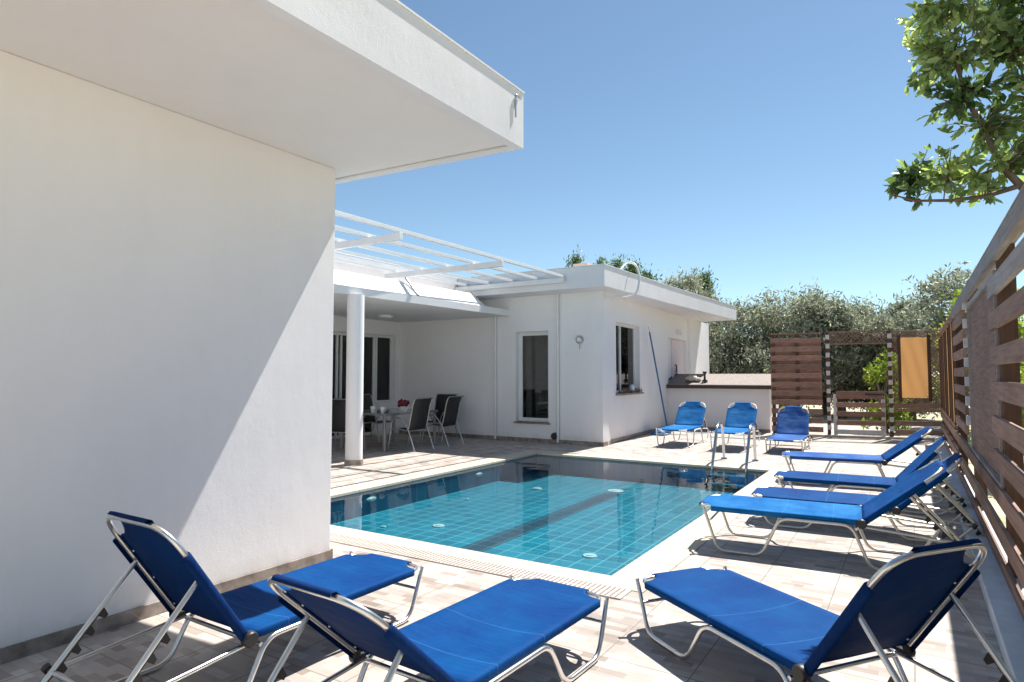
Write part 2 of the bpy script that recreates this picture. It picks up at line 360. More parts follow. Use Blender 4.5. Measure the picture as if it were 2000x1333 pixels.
# overflow grate: two rows of dark strips coloured as shade in slots, beside the near coping
gr = empty('overflow_grate', (0, 0, 0)); tag(gr, 'long cream drain grate with two rows of slots beside the near pool edge', 'drain grate')
bs = MB(); sl_ = MB()
GX0, GX1 = -6.2, -1.66
bs.box(GX0, GX1, 3.955, 4.154, .001, .009)
x = GX0 + .03
while x < GX1 - .02:
    sl_.box(x, x + .012, 3.965, 4.047, .0095, .0115); sl_.box(x, x + .012, 4.062, 4.144, .0095, .0115); x += .036
bs.build('grate_frame', simple('grate_plastic', (.50, .455, .40), .6, 0, .08, 6), gr)
o = sl_.build('slot_shade', simple('grate_slot_shadow', (.24, .18, .16), .9), gr); o['kind'] = 'stuff'  # strips on top of the frame, painted dark like the shade inside slots
# deck linear drain/joint lines left of the pool
dj = MB()
for xx in (-6.72, -7.12): dj.box(xx, xx + .012, 4.4, 11.9, .0005, .0045)
struct('deck_joint', dj, simple('deck_joint_strip', (.30, .24, .19), .8))

# ------------------------------------------------------------------ near wing
wing = empty('villa_wing', (-4, 0, 0)); wing_inv = Matrix.Translation((4, 0, 0))
tag(wing, 'near white house wing with smooth wall and deep flat roof overhang on the left', 'building')
MB().box(-9.2, -3.97, -3.5, 3.577, 0, 3.158).build('wall', M['wall'], wing, loc=(4, 0, 0), bevel=.006)
poly = [(-12, -3.5), (-2.40, -3.5), (-2.395, 3.955), (-12, 3.30)]
inner = [(-11.9, -3.4), (-2.475, -3.4), (-2.47, 3.872), (-11.9, 3.23)]
rf = MB()
k = 4
vs = [(x, y, 3.14) for x, y in poly] + [(x, y, 3.14) for x, y in inner] + [(x, y, 3.156) for x, y in inner] + [(x, y, 3.554) for x, y in poly]
fs = []
for i in range(4):
    j = (i + 1) % 4
    fs += [(i, i + 4, j + 4, j), (i + 4, i + 8, j + 8, j + 4), (i, j, j + 12, i + 12)]
fs += [(12, 13, 14, 15)]
rf.add(vs, fs)
roof = rf.build('roof', M['roofpaint'], wing, loc=(4, 0, 0))
MB().add([(x, y, 3.159) for x, y in inner], [(3, 2, 1, 0)]).build('soffit', M['soffit'], wing, loc=(4, 0, 0))
MB().box(-3.97, -3.955, -3.5, 3.592, .001, .078).build('skirting', M['skirt'], wing, loc=(4, 0, 0))
MB().box(-5.2, -3.9551, 3.578, 3.592, .001, .078).build('skirting', M['skirt'], wing, loc=(4, 0, 0))
MB().box(-3.97, -3.963, 3.06, 3.14, 2.585, 2.665).build('cover_plate', M['wall'], wing, loc=(4, 0, 0), bevel=.002)
MB().tube(fillet([(-2.385, 3.83, 3.33), (-2.385, 3.83, 3.50), (-2.385, 3.90, 3.51)], .02), .006, 8).build('roof_hook', M['steel'], wing, loc=(4, 0, 0))
MB().box(-2.40, -2.386, -3.5, 3.96, 3.555, 3.568).build('drip_strip', M['white_metal'], wing, loc=(4, 0, 0))

# ------------------------------------------------------------------ villa: porch and far wing
villa = empty('villa', (-7, 12, 0)); VO = (7, -12, 0)
tag(villa, 'white flat-roofed villa beyond the pool with shaded porch and round column', 'building')
def vb(mb, name, mat, parent=None, **kw): return mb.build(name, mat, parent or villa, loc=VO if parent is None else None, **kw)
FY = 12.05; SO = 3.2
# front wall with window opening (X -7.50..-6.69, z .43..2.42)
wx0, wx1, wz0, wz1 = -7.50, -6.67, .43, 2.42
fw = MB(); fw.box(-11.2, wx0, FY, FY + .3, 0, SO + .01); fw.box(wx1, -5.40, FY, FY + .3, 0, SO + .01)
fw.box(wx0, wx1, FY, FY + .3, 0, wz0); fw.box(wx0, wx1, FY, FY + .3, wz1, SO + .01)
vb(fw, 'front_wall', M['wall'])
def window(name, parent, T, w_, h_, mull=(), fr=.055, curtain=True):
    f_ = MB(); f_.box(0, w_, 0, .05, 0, fr, T); f_.box(0, w_, 0, .05, h_ - fr, h_, T); f_.box(0, fr, 0, .05, fr, h_ - fr, T); f_.box(w_ - fr, w_, 0, .05, fr, h_ - fr, T)
    for q in mull: f_.box(q - .025, q + .025, -.006, .045, fr, h_ - fr, T)
    o = f_.build(name, M['white_plastic'], parent, loc=VO, bevel=.004)
    MB().box(fr, w_ - fr, .028, .034, fr, h_ - fr, T).build('pane', M['glass'], o)
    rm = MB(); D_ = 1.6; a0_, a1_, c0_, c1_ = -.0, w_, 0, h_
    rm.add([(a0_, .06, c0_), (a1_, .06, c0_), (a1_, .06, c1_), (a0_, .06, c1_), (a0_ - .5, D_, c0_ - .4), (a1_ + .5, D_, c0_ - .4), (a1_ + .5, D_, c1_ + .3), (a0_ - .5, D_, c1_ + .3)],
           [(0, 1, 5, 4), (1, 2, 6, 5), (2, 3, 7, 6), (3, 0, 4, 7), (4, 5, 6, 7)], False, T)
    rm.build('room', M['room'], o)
    if curtain:
        for (q0, q1) in ((fr, w_ * .30), (w_ * .80, w_ - fr)):
            nn = 24
            MB().grid([[T @ Vector((q0 + (q1 - q0) * j / nn, .16 + .018 * math.sin(j * 1.5), z)) for j in range(nn + 1)] for z in (.03, h_ - .04)]).build('curtain', M['curtain'], o)
    return o
w1 = window('window', villa, Matrix.Translation((wx0, FY + .13, wz0)), wx1 - wx0, wz1 - wz0, (), .085)
MB().box(wx0 - .04, wx1 + .04, FY - .045, FY + .13, wz0 - .035, wz0).build('sill', M['skirt'], w1)
# side wall of the far wing, turned 3.15 degrees
TS = Matrix.Translation((-5.40, FY, 0)) @ Matrix.Rotation(math.atan(.055), 4, 'Z')    # local y runs along the wall, x out of it
def swb(x0, x1, y0, y1, z0, z1): return MB().box(x0, x1, y0, y1, z0, z1, TS)
sw = MB()
sw.box(-.3, 0, .301, .42, 0, SO, TS)                       # corner pier
W0, W1, Z0, Z1 = .95, 2.62, 1.05, 2.64
D0, D1, DZ = 5.15, 7.25, 2.50
sw.box(-.33, -.05, .42, W0, 0, SO, TS); sw.box(-.33, -.05, W0, W1, 0, Z0, TS); sw.box(-.33, -.05, W0, W1, Z1, SO, TS)
sw.box(-.33, -.05, W1, D0, 0, SO, TS); sw.box(-.33, -.05, D0, D1, DZ, SO, TS); sw.box(-.33, -.05, D1, 7.35, 0, SO, TS)
sw.box(-.33, .04, 7.35, 10.0, 0, SO, TS)
sw.box(-.332, -.17, D0 - .0, D1 + .0, 0, DZ, TS)
vb(sw, 'side_wall', M['wall'])
TW = TS @ Matrix.Translation((-.17, W1, Z0)) @ Matrix.Rotation(R(-90), 4, 'Z')
TW = TS @ Matrix.Translation((-.17, W0, Z0)) @ Matrix.Rotation(R(90), 4, 'Z')
w2 = window('window', villa, TW, W1 - W0, Z1 - Z0, (.62,), .06)
MB().box(-.17, 0.03, W0 - .05, W1 + .05, Z0 - .04, Z0, TS).build('sill', M['skirt'], w2)
# side door leaf and vent
d_ = vb(MB().box(-.169, -.13, D0 + .75, D1, .02, DZ - .02, TS), 'door', M['pink'], bevel=.005)
MB().tube([TS @ Vector((-.125, D0 + 1.0, 1.55)), TS @ Vector((-.08, D0 + 1.0, 1.55)), TS @ Vector((-.08, D0 + 1.0, 1.75)), TS @ Vector((-.125, D0 + 1.0, 1.75))], .018, 8).build('handle', M['black'], d_)
vb(MB().box(-.05, -.03, 6.0, 6.6, 2.64, 2.78, TS), 'vent', M['pink'])
# roof slab of the far wing
poly = [(-5.06, 11.40), (-4.98, 15.0), (-4.72, 20.9), (-13, 21.2), (-13, 11.36)]
vb(MB().prism(poly, SO, SO + .42), 'roof', M['roofpaint'], bevel=.008)
vb(MB().prism([(x + (.012 if x > -6 else 0), y - (.012 if y < 12 else 0)) for x, y in poly], SO + .421, SO + .438), 'roof_trim', M['white_metal'])
vb(MB().box(-7.05, -6.65, 14.0, 14.5, SO + .42, SO + 1.0), 'chimney', M['terra'])
vb(MB().box(-5.9, -5.3, 18.2, 18.8, SO + .44, SO + .60), 'roof_hatch', M['roofpaint'])
# porch: back wall, ceiling slab, fascia, sloping flashing, upper wall
bw = MB(); BX = -10.95
bw.box(BX - .3, BX, 11.90, FY, 0, 3.4); bw.box(BX - .3, BX, 2, 8.6, 0, 3.4); bw.box(BX - .3, BX, 8.6, 11.90, 2.44, 3.4); bw.box(BX - .3, BX, 11.32, 11.90, 0, .78)
vb(bw, 'porch_wall', M['wall'])
vb(MB().box(-13.2, -11.26, 8.0, 12.0, -.05, -.01), 'floor_slab', M['room'])
TB = Matrix.Translation((BX - .12, 11.32, .78)) @ Matrix.Rotation(R(90), 4, 'Z')
window('window', villa, TB, .58, 1.66, (), .06)
TB = Matrix.Translation((BX - .12, 8.6, .02)) @ Matrix.Rotation(R(90), 4, 'Z')
dd = window('patio_door', villa, TB, 2.71, 2.42, (.9, 1.5, 1.62, 2.10, 2.22), .07)
cu = MB(); nC = 40
cu.grid([[(BX - .22 + .015 * math.sin(j * 1.7), 10.05 + .62 * j / nC, z) for j in range(nC + 1)] for z in (.1, 2.4)])
cu.build('curtain', M['curtain'], dd)
slab = [(-7.92, 3.9), (-7.66, 11.9), (-7.66, FY - .002), (-11.2, FY - .002), (-11.2, 3.9)]
vb(MB().prism(slab, 2.785, 2.925), 'porch_roof', M['roofpaint'])
# sloping white flashing above the porch edge
fl = MB()
for (y0, y1) in ((3.9, 6.45), (6.53, 9.05), (9.13, 11.2)):
    def ex(y): return -7.92 + (y - 3.9) * .0325
    a0, a1 = ex(y0), ex(y1)
    vs = [(a0 - .04, y0, 2.93), (a1 - .04, y1, 2.93), (a1 - .42, y1, 3.24), (a0 - .42, y0, 3.24), (a0 - .5, y0, 2.93), (a1 - .5, y1, 2.93)]
    fl.add(vs, [(0, 1, 2, 3), (3, 2, 5, 4), (0, 3, 4), (1, 5, 2), (0, 4, 5, 1)])
vb(fl, 'roof_flashing', M['white_metal'])
vb(MB().box(-11.2, -8.62, 3.9, 11.35, 2.926, 3.62), 'upper_wall', simple('upper_wall_paint', (.78, .74, .73), .9, 0, .03))
col = vb(MB().lathe([(.14, .0), (.14, 2.79)], -7.80, 7.50, 36), 'column', M['wall'])
MB().lathe([(.152, .001), (.152, .085)], -7.80, 7.50, 36).build('base_tiles', M['skirt'], col)
lp = vb(MB().lathe([(.14, 2.72), (.16, 2.745), (.16, 2.784)], -9.86, 10.37, 24), 'ceiling_lamp', M['white_plastic'])
# skirting of the far wing
vb(MB().box(BX, -5.38, FY - .014, FY, .001, .085), 'skirting', M['skirt'])
vb(MB().box(BX, BX + .014, 3.9, 8.6, .001, .085), 'skirting', M['skirt'])
vb(MB().box(-.05, -.036, .42, 5.1, .001, .085, TS), 'skirting', M['skirt'])
vb(MB().box(0, .014, -.014, .42, .001, .085, TS), 'skirting', M['skirt'])
# pipes on the front wall
def pipe(x, z0, z1, label):
    p = MB(); p.tube([(x, FY - .05, z0), (x, FY - .05, z1)], .028, 12); o = vb(p, 'downpipe', M['white_plastic'])
    for z in (z0 + .35, (z0 + z1) / 2, z1 - .4):
        MB().lathe([(.034, z), (.034, z + .03)], x, FY - .05, 12).build('bracket', M['white_plastic'], o)
    o['label'] = label
pipe(-8.02, .02, 2.78, 'thin white downpipe under the porch edge'); pipe(-6.42, .03, SO, 'tall thin white downpipe beside the narrow window')
TY = Matrix.Translation((-6.50, FY - .015, .16)) @ Matrix.Rotation(R(90), 4, 'X')
o = vb(MB().lathe([(.075, 0), (.075, .07), (.05, .10)], 0, 0, 20, TY), 'floor_vent', M['black'])
TY = Matrix.Translation((-5.91, FY, 2.20)) @ Matrix.Rotation(R(90), 4, 'X')
o = vb(MB().lathe([(.085, 0), (.085, .045), (.06, .06)], 0, 0, 24, TY), 'wall_lamp', M['grey_alu'])
MB().lathe([(.045, .061), (.04, .075)], 0, 0, 20, TY).build('lamp_glass', M['cup'], o)
MB().tube([(-5.91, FY - .02, 2.11), (-5.91, FY - .02, 2.0)], .004, 6).build('cable', M['black'], o)
# hose looping over the roof edge
hp = fillet([(-5.45, 12.9, 3.66), (-5.12, 12.75, 3.90), (-4.90, 12.7, 3.80), (-4.80, 12.65, 3.50), (-4.82, 12.5, 3.13), (-5.05, 12.35, 3.06), (-5.40, 12.15, 3.10)], .16, 7)
tag(MB().tube(hp, .022, 8).build('roof_hose', M['white_plastic']), 'white hose looping over the roof edge of the villa', 'hose')
vb(MB().tube([(-4.93, 17.6, 3.16), (-4.87, 17.6, 3.62)], .02, 8), 'spout', M['white_plastic'])

# ------------------------------------------------------------------ pergola
pg = empty('pergola', (-7, 8, 3.3)); PO = (7, -8, -3.3)
tag(pg, 'white metal pergola frame of long rails above the porch roof', 'pergola')
rx = [-5.93, -6.53, -7.13, -7.73, -8.33]
for y in (3.95, 6.50, 9.06, 11.30):
    MB().box(-8.61, -5.90, y - .03, y + .03, 3.32, 3.42).build('rafter', M['white_metal'], pg, loc=PO, bevel=.004)
for x in rx:
    MB().box(x - .025, x + .025, 2.5, 11.34, 3.421, 3.475).build('rail', M['white_metal'], pg, loc=PO, bevel=.003)
for y in (6.49, 9.09):
    x_ = -7.92 + (y - 3.9) * .0325
    MB().tube([(x_ - .05, y, 2.93), (x_ - .38, y, 3.31)], .022, 8).build('brace', M['grey_alu'], pg, loc=PO)

# ------------------------------------------------------------------ barbecue block with tiled lean-to
bq = empty('masonry_box', (-4.3, 17.6, 0)); BO = (4.3, -17.6, 0)
tag(bq, 'low white masonry outbuilding with sloping brown tiled top beside the timber fence', 'outbuilding')
MB().box(-5.80, -3.10, 17.12, 18.4, 0, 1.15).build('wall', M['wall'], bq, loc=BO)
MB().box(-5.72, -3.09, 17.105, 17.12, .001, .08).build('skirting', M['skirt'], bq, loc=BO)
tp = MB(); nx = 150; G = []
for j in range(9):
    y = 16.98 + 1.45 * j / 8
    for dz in ((0, .018) if j else (0,)):
        G.append([(-5.86 + 2.86 * i / nx, y, 1.185 + .30 * j / 8 + dz * -1 + .004 * math.cos(i * 2 * math.pi / 2.5)) for i in range(nx + 1)])
tp.grid(G); tp.build('tile_roof', M['rooftile'], bq, loc=BO, solid=.012)
fa = MB(); fa.box(-5.88, -2.98, 16.955, 16.975, 1.10, 1.19)
fa.add([(-2.995, 16.975, 1.10), (-2.98, 16.975, 1.10), (-2.98, 18.43, 1.40), (-2.995, 18.43, 1.40), (-2.995, 16.975, 1.19), (-2.98, 16.975, 1.19), (-2.98, 18.43, 1.49), (-2.995, 18.43, 1.49)],
       [(0, 1, 5, 4), (1, 2, 6, 5), (2, 3, 7, 6), (3, 0, 4, 7), (4, 5, 6, 7), (0, 3, 2, 1)])
fa.add([(-5.88, 16.975, 1.10), (-5.865, 16.975, 1.10), (-5.865, 18.43, 1.40), (-5.88, 18.43, 1.40), (-5.88, 16.975, 1.21), (-5.865, 16.975, 1.21), (-5.865, 18.43, 1.53), (-5.88, 18.43, 1.53)],
       [(0, 1, 5, 4), (1, 2, 6, 5), (2, 3, 7, 6), (3, 0, 4, 7), (4, 5, 6, 7), (0, 3, 2, 1)])
fa.build('fascia', M['darkwood'], bq, loc=BO)
def blob(mb, c, r, sx=1, sy=1, sz=1, n=8, jit=.15, seed=0):
    rr = random.Random(seed); vs = []; fs = []
    for i in range(n + 1):
        for j in range(n):
            th = math.pi * i / n; ph = 2 * math.pi * j / n; q = r * (1 + jit * (rr.random() - .5) * 2)
            vs.append((c[0] + q * sx * math.sin(th) * math.cos(ph), c[1] + q * sy * math.sin(th) * math.sin(ph), c[2] + q * sz * math.cos(th)))
    for i in range(n):
        for j in range(n): fs.append((i * n + j, (i + 1) * n + j, (i + 1) * n + (j + 1) % n, i * n + (j + 1) % n))
    mb.add(vs, fs, True); return mb
m1 = MB(); blob(m1, (-5.15, 17.45, 1.36), .13, 1.4, 1, .7, seed=1); blob(m1, (-4.98, 17.4, 1.33), .08, 1.2, 1, .8, seed=2); 
tag(m1.build('stone_ornament', M['stone']), 'pale rough stone lying on the tiled top of the outbuilding', 'stone')
vs_ = MB().lathe([(.075, 0), (.08, .03), (.03, .07), (.025, .20), (.055, .25), (.05, .28)], 0, 0, 16)
tag(vs_.build('bottle_vase', M['black'], loc=(-4.78, 17.35, 1.272)), 'small black vase standing on the tiled top of the outbuilding', 'vase')

# pole and net leaning on the side wall, dried plants on the sill
po = empty('pool_pole', (-5.38, 16.0, 0)); tag(po, 'long blue pool cleaning pole leaning on the side wall', 'pool pole')
MB().tube([(-5.28, 15.75, .03), (-5.50, 15.10, 2.52)], .019, 10).build('shaft', M['bluepole'], po, loc=(5.38, -16, 0))
MB().tube([(-5.50, 15.10, 2.52), (-5.512, 15.065, 2.66)], .013, 10).build('tip', M['steel'], po, loc=(5.38, -16, 0))
nb = MB(); rr_ = random.Random(3); G = []
for i in range(7):
    G.append([(-5.42 + .32 * i / 6, 14.9 + .55 * j / 7, .03 + .10 * math.sin(math.pi * i / 6) * math.sin(math.pi * j / 7) + .05 * rr_.random()) for j in range(8)])
nb.grid(G); nt_ = empty('pool_net', (-5.3, 15.1, 0)); tag(nt_, 'crumpled dark blue pool net heap on the floor at the foot of the pole', 'net')
nb.build('mesh', M['bluepole'], nt_, loc=(5.3, -15.1, 0), solid=.01)
MB().tube(fillet([(-5.42, 14.88, .03), (-5.08, 14.88, .03), (-5.08, 15.46, .03), (-5.42, 15.46, .03)], .1), .012, 8).build('rim', M['bluepole'], nt_, loc=(5.3, -15.1, 0))
dp = MB(); rr_ = random.Random(5)
for i in range(90):
    y = .98 + 1.5 * rr_.random(); p = Vector((-.05 + .08 * rr_.random(), y, Z0 + .01)); q = p + Vector((.10 * (rr_.random() - .2), .22 * (rr_.random() - .5), .15 * (rr_.random() - .25)))
    dp.tube([TS @ p, TS @ ((p + q) / 2 + Vector((0, 0, .03))), TS @ q], [.006, .007, .003], 5)
tag(dp.build('dried_branches', M['vine']), 'tangle of dry brown branches on the side window sill', 'dry branches')
m2 = MB().lathe([(.05, Z0 + .005), (.07, Z0 + .08), (.05, Z0 + .16), (.03, Z0 + .19)], 0, 0, 14, TS @ Matrix.Translation((-.03, 1.95, 0)))
tag(m2.build('sill_pot', M['cup']), 'small white jar among the branches on the side window sill', 'jar')

# ------------------------------------------------------------------ loungers
def lounger(loc, rz, hb, ang, label, fab, fabback, frame, W=.59, S=1.235, B=.68, sag=.020):
    a = R(ang); root = empty('sun_lounger', (loc[0], loc[1], 0), R(rz))
    tag(root, label, 'sun lounger', 'blue sun loungers around the pool')
    hw = W / 2; tr_ = .0125; yc = hw - tr_
    # seat frame tube
    pts = fillet([(S, yc, hb - .014), (0.012, yc, hb - .014), (0.012, -yc, hb - .014), (S, -yc, hb - .014)], .115, 8)
    MB().tube(pts, tr_, 12).build('seat_frame', frame, root)
    def bk(u, y, n): return (S + u * math.cos(a) - n * math.sin(a), y, hb + u * math.sin(a) + n * math.cos(a))
    pts = fillet([bk(.02, yc, -.014), bk(B - .012, yc, -.014), bk(B - .012, -yc, -.014), bk(.02, -yc, -.014)], .16, 9)
    MB().tube(pts, tr_, 12).build('backrest_frame', frame, root)
    # fabric
    NV = 14
    def section(half, s_, wrap):
        row = []
        if wrap: row += [(-hw + .010, -.044), (-hw - .004, -.036), (-hw - .005, -.008)]
        else: row += [(-half, 0)] * 3
        for j in range(NV + 1):
            v_ = -1 + 2 * j / NV; row.append((v_ * half, -s_ * (1 - v_ * v_)))
        if wrap: row += [(hw + .005, -.008), (hw + .004, -.036), (hw - .010, -.044)]
        else: row += [(half, 0)] * 3
        return row
    def stations(Lg, nl, nw, side):
        st = []   # (distance from the tube end, half width, wrapped, drop)
        tn = hw - nw
        st += [(-.014, tn, 0, -.028), (-.016, tn, 0, -.012), (-.002, tn, 0, 0)]
        for i in range(1, 9):
            t = i / 9; st.append((nl * t, tn + nw * (1 - math.sqrt(max(0, 1 - t * t))) * 1.0, 0, 0))
        st += [(nl, hw - .002, 0, 0), (nl + .002, hw - .002, 1, 0)]
        k_ = 14
        for i in range(1, k_ + 1): st.append((nl + .002 + (Lg - nl - .002) * i / k_, hw - .002, 1, 0))
        return st
    seed_ = rng.uniform(0, 6, 4)
    def wr_(d, y): return max(0, 1 - (y / (hw * .97)) ** 4) * wq_(d, y)
    def wq_(d, y): return .0032 * math.sin(d * 23 + y * 9 + seed_[0]) * math.sin(y * 17 + seed_[1]) + .002 * math.sin(d * 41 - y * 25 + seed_[2]) * max(0, min(1, (d - .7) * 3))
    G = []
    for (d, half, wr, dr) in stations(S + .004, .105, .125, 0):
        env = min(1, max(0, d / .2)) * min(1, max(0.15, (S - d) / .15))
        G.append([(d, y, hb + .0015 + n_ + dr + (wr_(d, y) * env if n_ > -.02 and d > .02 else 0)) for (y, n_) in section(half, sag * env, wr)])
    MB().grid(G).build('seat_fabric', fab, root, solid=.002)
    G = []
    for (d, half, wr, dr) in stations(B + .004, .165, .135, 0):
        u = B - d; env = min(1, max(0, d / .2)) * min(1, max(0.15, u / .12))
        G.append([bk(u, y, .0015 + n_ + dr + (wr_(d, y) * env if n_ > -.02 and d > .02 else 0)) for (y, n_) in section(half, sag * env, wr)])
    MB().grid(G).build('backrest_fabric', fabback, root, solid=.002)
    rv = MB()
    for s_ in (-1, 1):
        for u in (.05, .24, .42, .53): rv.lathe([(.0055, -.0035), (.004, -.0075)], 0, 0, 8, Matrix.Translation(bk(u, s_ * (hw - .035), -.002)) @ Matrix.Rotation(-a, 4, 'Y'))
    rv.build('rivet', M['white_plastic'], root)
    # side legs: one bent tube each with two ground loops
    k = hb / .29; yl = hw + .014
    for s_ in (-1, 1):
        y = s_ * yl
        P = [(.045, y, hb + .004), (.16, y * 1.01, .014), (.50, y * 1.01, .014), (.64, y, hb - .045), (1.15, y, hb - .045), (1.27, y * 1.01, .014), (1.63, y * 1.01, .014), (1.80, y, hb - .10)]
        lg = MB().tube(fillet(P, .07, 6), tr_, 12).build('leg', frame, root)
        MB().tube([(1.785, y, hb - .118), (1.812, y, hb - .082)], .019, 12).build('end_cap', M['black'], lg)
        MB().tube([(1.20, s_ * (yl - .026), hb - .05), (1.80, s_ * (yl - .026), hb - .10)], .0105, 10).build('rear_rail', frame, root)
        TD = Matrix.Translation((S - .005, s_ * (hw + .004), hb - .028)) @ Matrix.Rotation(R(90), 4, 'X')
        MB().lathe([(.030, -.021), (.036, -.014), (.036, .014), (.030, .021)], 0, 0, 20, TD).build('hinge', M['black'], root)
    cb = MB(); cb.tube([(.105, -yl, hb - .11), (.105, yl, hb - .11)], .009, 10).build('crossbar', frame, root)
    MB().tube([(1.80, -yl, hb - .10), (1.80, yl, hb - .10)], .010, 10).build('crossbar', frame, root)
    MB().tube([(1.18, -yl, hb - .07), (1.18, yl, hb - .07)], .011, 10).build('crossbar', frame, root)
    # prop with notches
    u0 = .37; p0 = Vector(bk(u0, 0, -.024)); tgt = Vector((1.80, 0, hb - .088)); dirv = (tgt - p0).normalized(); Lp = (tgt - p0).length + .17
    if (p0 + dirv * Lp).z < .03: Lp = (p0.z - .03) / -dirv.z
    yp = hw - .035; pe = p0 + dirv * Lp
    MB().tube(fillet([(p0.x, yp, p0.z), (pe.x, yp, pe.z), (pe.x, -yp, pe.z), (p0.x, -yp, p0.z)], .05, 5), .012, 10).build('prop', frame, root)
    nrm = Vector((dirv.z, 0, -dirv.x))
    if nrm.z > 0: nrm = -nrm
    for s_ in (-1, 1):
        th = MB(); o3 = Vector((0, s_ * yp, 0)); hy = Vector((0, .008, 0))
        prof = []
        for i in range(5):
            q = p0 + dirv * (Lp * (.36 + .12 * i))
            prof += [q - dirv * .020 + nrm * .014, q - dirv * .006 + nrm * .048, q + dirv * .014 + nrm * .048, q + dirv * .018 + nrm * .014]
        k_ = len(prof); base_ = [p - nrm * 0 for p in prof]
        lo = [Vector((p.x, 0, p.z)) for p in prof]
        bk0 = [p0 + dirv * ((p - p0).dot(dirv)) + nrm * .008 for p in prof]
        vs = [tuple(p + o3 - hy) for p in lo] + [tuple(p + o3 - hy) for p in bk0] + [tuple(p + o3 + hy) for p in lo] + [tuple(p + o3 + hy) for p in bk0]
        for i in range(k_ - 1):
            th_f = [(i, i + 1, k_ + i + 1, k_ + i), (2 * k_ + i + 1, 2 * k_ + i, 3 * k_ + i, 3 * k_ + i + 1), (i + 1, i, 2 * k_ + i, 2 * k_ + i + 1), (k_ + i, k_ + i + 1, 3 * k_ + i + 1, 3 * k_ + i)]
            th.f += th_f; th.sm += [False] * 4
        th.v = vs; th.build('notch_strip', M['black'], root)
    return root
F, FB, FD, PB, AL, CR = M['fab'], M['fabback'], M['faded'], M['paleblue'], M['alu'], M['cream']
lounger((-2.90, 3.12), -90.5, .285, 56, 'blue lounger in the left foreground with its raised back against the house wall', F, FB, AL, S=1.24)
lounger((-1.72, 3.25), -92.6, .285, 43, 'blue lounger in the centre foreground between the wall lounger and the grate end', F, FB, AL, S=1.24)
lounger((-1.24, 3.84), -36, .285, 55, 'blue lounger in the right foreground turned diagonally, shaded back towards the timber fence', F, FB, AL, S=1.24, W=.60)
lounger((-1.60, 5.75), 4.3, .367, 39, 'tall cream-legged blue lounger nearest in the row along the fence', FD, F, CR, S=1.223)
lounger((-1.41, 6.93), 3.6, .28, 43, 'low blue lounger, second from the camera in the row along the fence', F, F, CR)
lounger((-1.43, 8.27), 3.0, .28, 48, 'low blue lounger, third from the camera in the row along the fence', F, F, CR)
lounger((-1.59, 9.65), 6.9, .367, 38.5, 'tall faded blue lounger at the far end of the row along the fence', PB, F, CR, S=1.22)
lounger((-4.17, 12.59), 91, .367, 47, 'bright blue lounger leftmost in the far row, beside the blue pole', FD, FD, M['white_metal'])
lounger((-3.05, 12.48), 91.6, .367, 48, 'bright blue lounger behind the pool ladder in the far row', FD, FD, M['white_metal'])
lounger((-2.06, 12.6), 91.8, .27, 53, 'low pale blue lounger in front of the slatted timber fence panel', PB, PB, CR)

# ------------------------------------------------------------------ pool ladder
ld = empty('pool_ladder', (-2.55, 10.9, 0)); LO = (2.55, -10.9, 0)
tag(ld, 'stainless steel pool ladder with two arched handrails at the far pool edge', 'pool ladder')
for x0, x1 in ((-2.84, -2.76), (-2.32, -2.24)):
    P = fillet([(x0, 11.45, 0.005), (x0, 11.36, .62), (x1, 10.72, .66), (x1, 10.36, .0), (x1, 10.33, -.33)], .22, 8)
    h_ = MB().tube(P, .0225, 14).build('handrail', M['steel'], ld, loc=LO)
    MB().lathe([(.055, .007), (.05, .02)], x0, 11.45, 18).build('flange', M['steel'], h_)
for z in (-.10, -.24): MB().box(-2.76, -2.24, 10.27, 10.345, z - .015, z + .01).build('tread', M['steel'], ld, loc=LO)

# ------------------------------------------------------------------ dining set
def chair(loc, rz, label):
    root = empty('dining_chair', (loc[0], loc[1], 0), R(rz)); tag(root, label, 'chair', 'black garden chairs around the table')
    # faces +y locally
    w_ = .27
    G = []
    prof = [(.24, .415), (.10, .43), (-.10, .405), (-.17, .40)]
    back = [(-.17, .40), (-.20, .50), (-.245, .70), (-.28, .88), (-.33, 1.0), (-.37, 1.02)]
    MB().grid([[(x, y, z) for x in (-w_ + .015, 0, w_ - .015)] for y, z in prof]).build('seat', M['sling'], root, solid=.006)
    MB().grid([[(x, y, z) for x in (-w_ + .015, 0, w_ - .015)] for y, z in back]).build('backrest', M['sling'], root, solid=.006)
    fr_ = MB()
    for s_ in (-1, 1):
        fr_.tube(fillet([(s_ * w_, y, z) for y, z in ([(.26, .40)] + prof[1:-1] + back)], .05, 4), .0125, 8)
    for y, z in ((.25, .405), (-.17, .39), (-.36, 1.015)): fr_.tube([(-w_, y, z), (w_, y, z)], .011, 8)
    fr_.build('frame', M['grey_alu'], root)
    for s_ in (-1, 1):
        x = s_ * (w_ + .025)
        MB().tube(fillet([(x, .30, .01), (x, .20, .62), (x, -.02, .645), (x, -.20, .42), (x, -.36, .01)], .10, 6), .0125, 8).build('leg', M['grey_alu'], root)
        MB().box(x - .022, x + .022, -.02, .17, .635, .66).build('armrest', M['grey_alu'], root, bevel=.008)
    return root
chair((-8.35, 9.50), 92, 'black sling chair on the pool side of the table, nearer one')
chair((-8.40, 10.55), 96, 'black sling chair on the pool side of the table, farther one')
chair((-9.05, 11.25), 185, 'black sling chair at the far end of the table by the wall')
chair((-10.2, 10.45), -80, 'black sling chair behind the table with its back to the glass doors')
chair((-9.15, 8.55), 25, 'black sling chair partly hidden by the white column')
chair((-9.9, 8.25), 10, 'black sling chair half cut off by the near wall corner')
tb = empty('dining_table', (-9.1, 9.75, 0)); TO = (9.1, -9.75, 0)
tag(tb, 'grey aluminium garden table with glass top under the porch', 'table')
MB().box(-9.72, -8.53, 8.98, 10.52, .708, .722).build('tabletop', M['tableglass'], tb, loc=TO, bevel=.003)
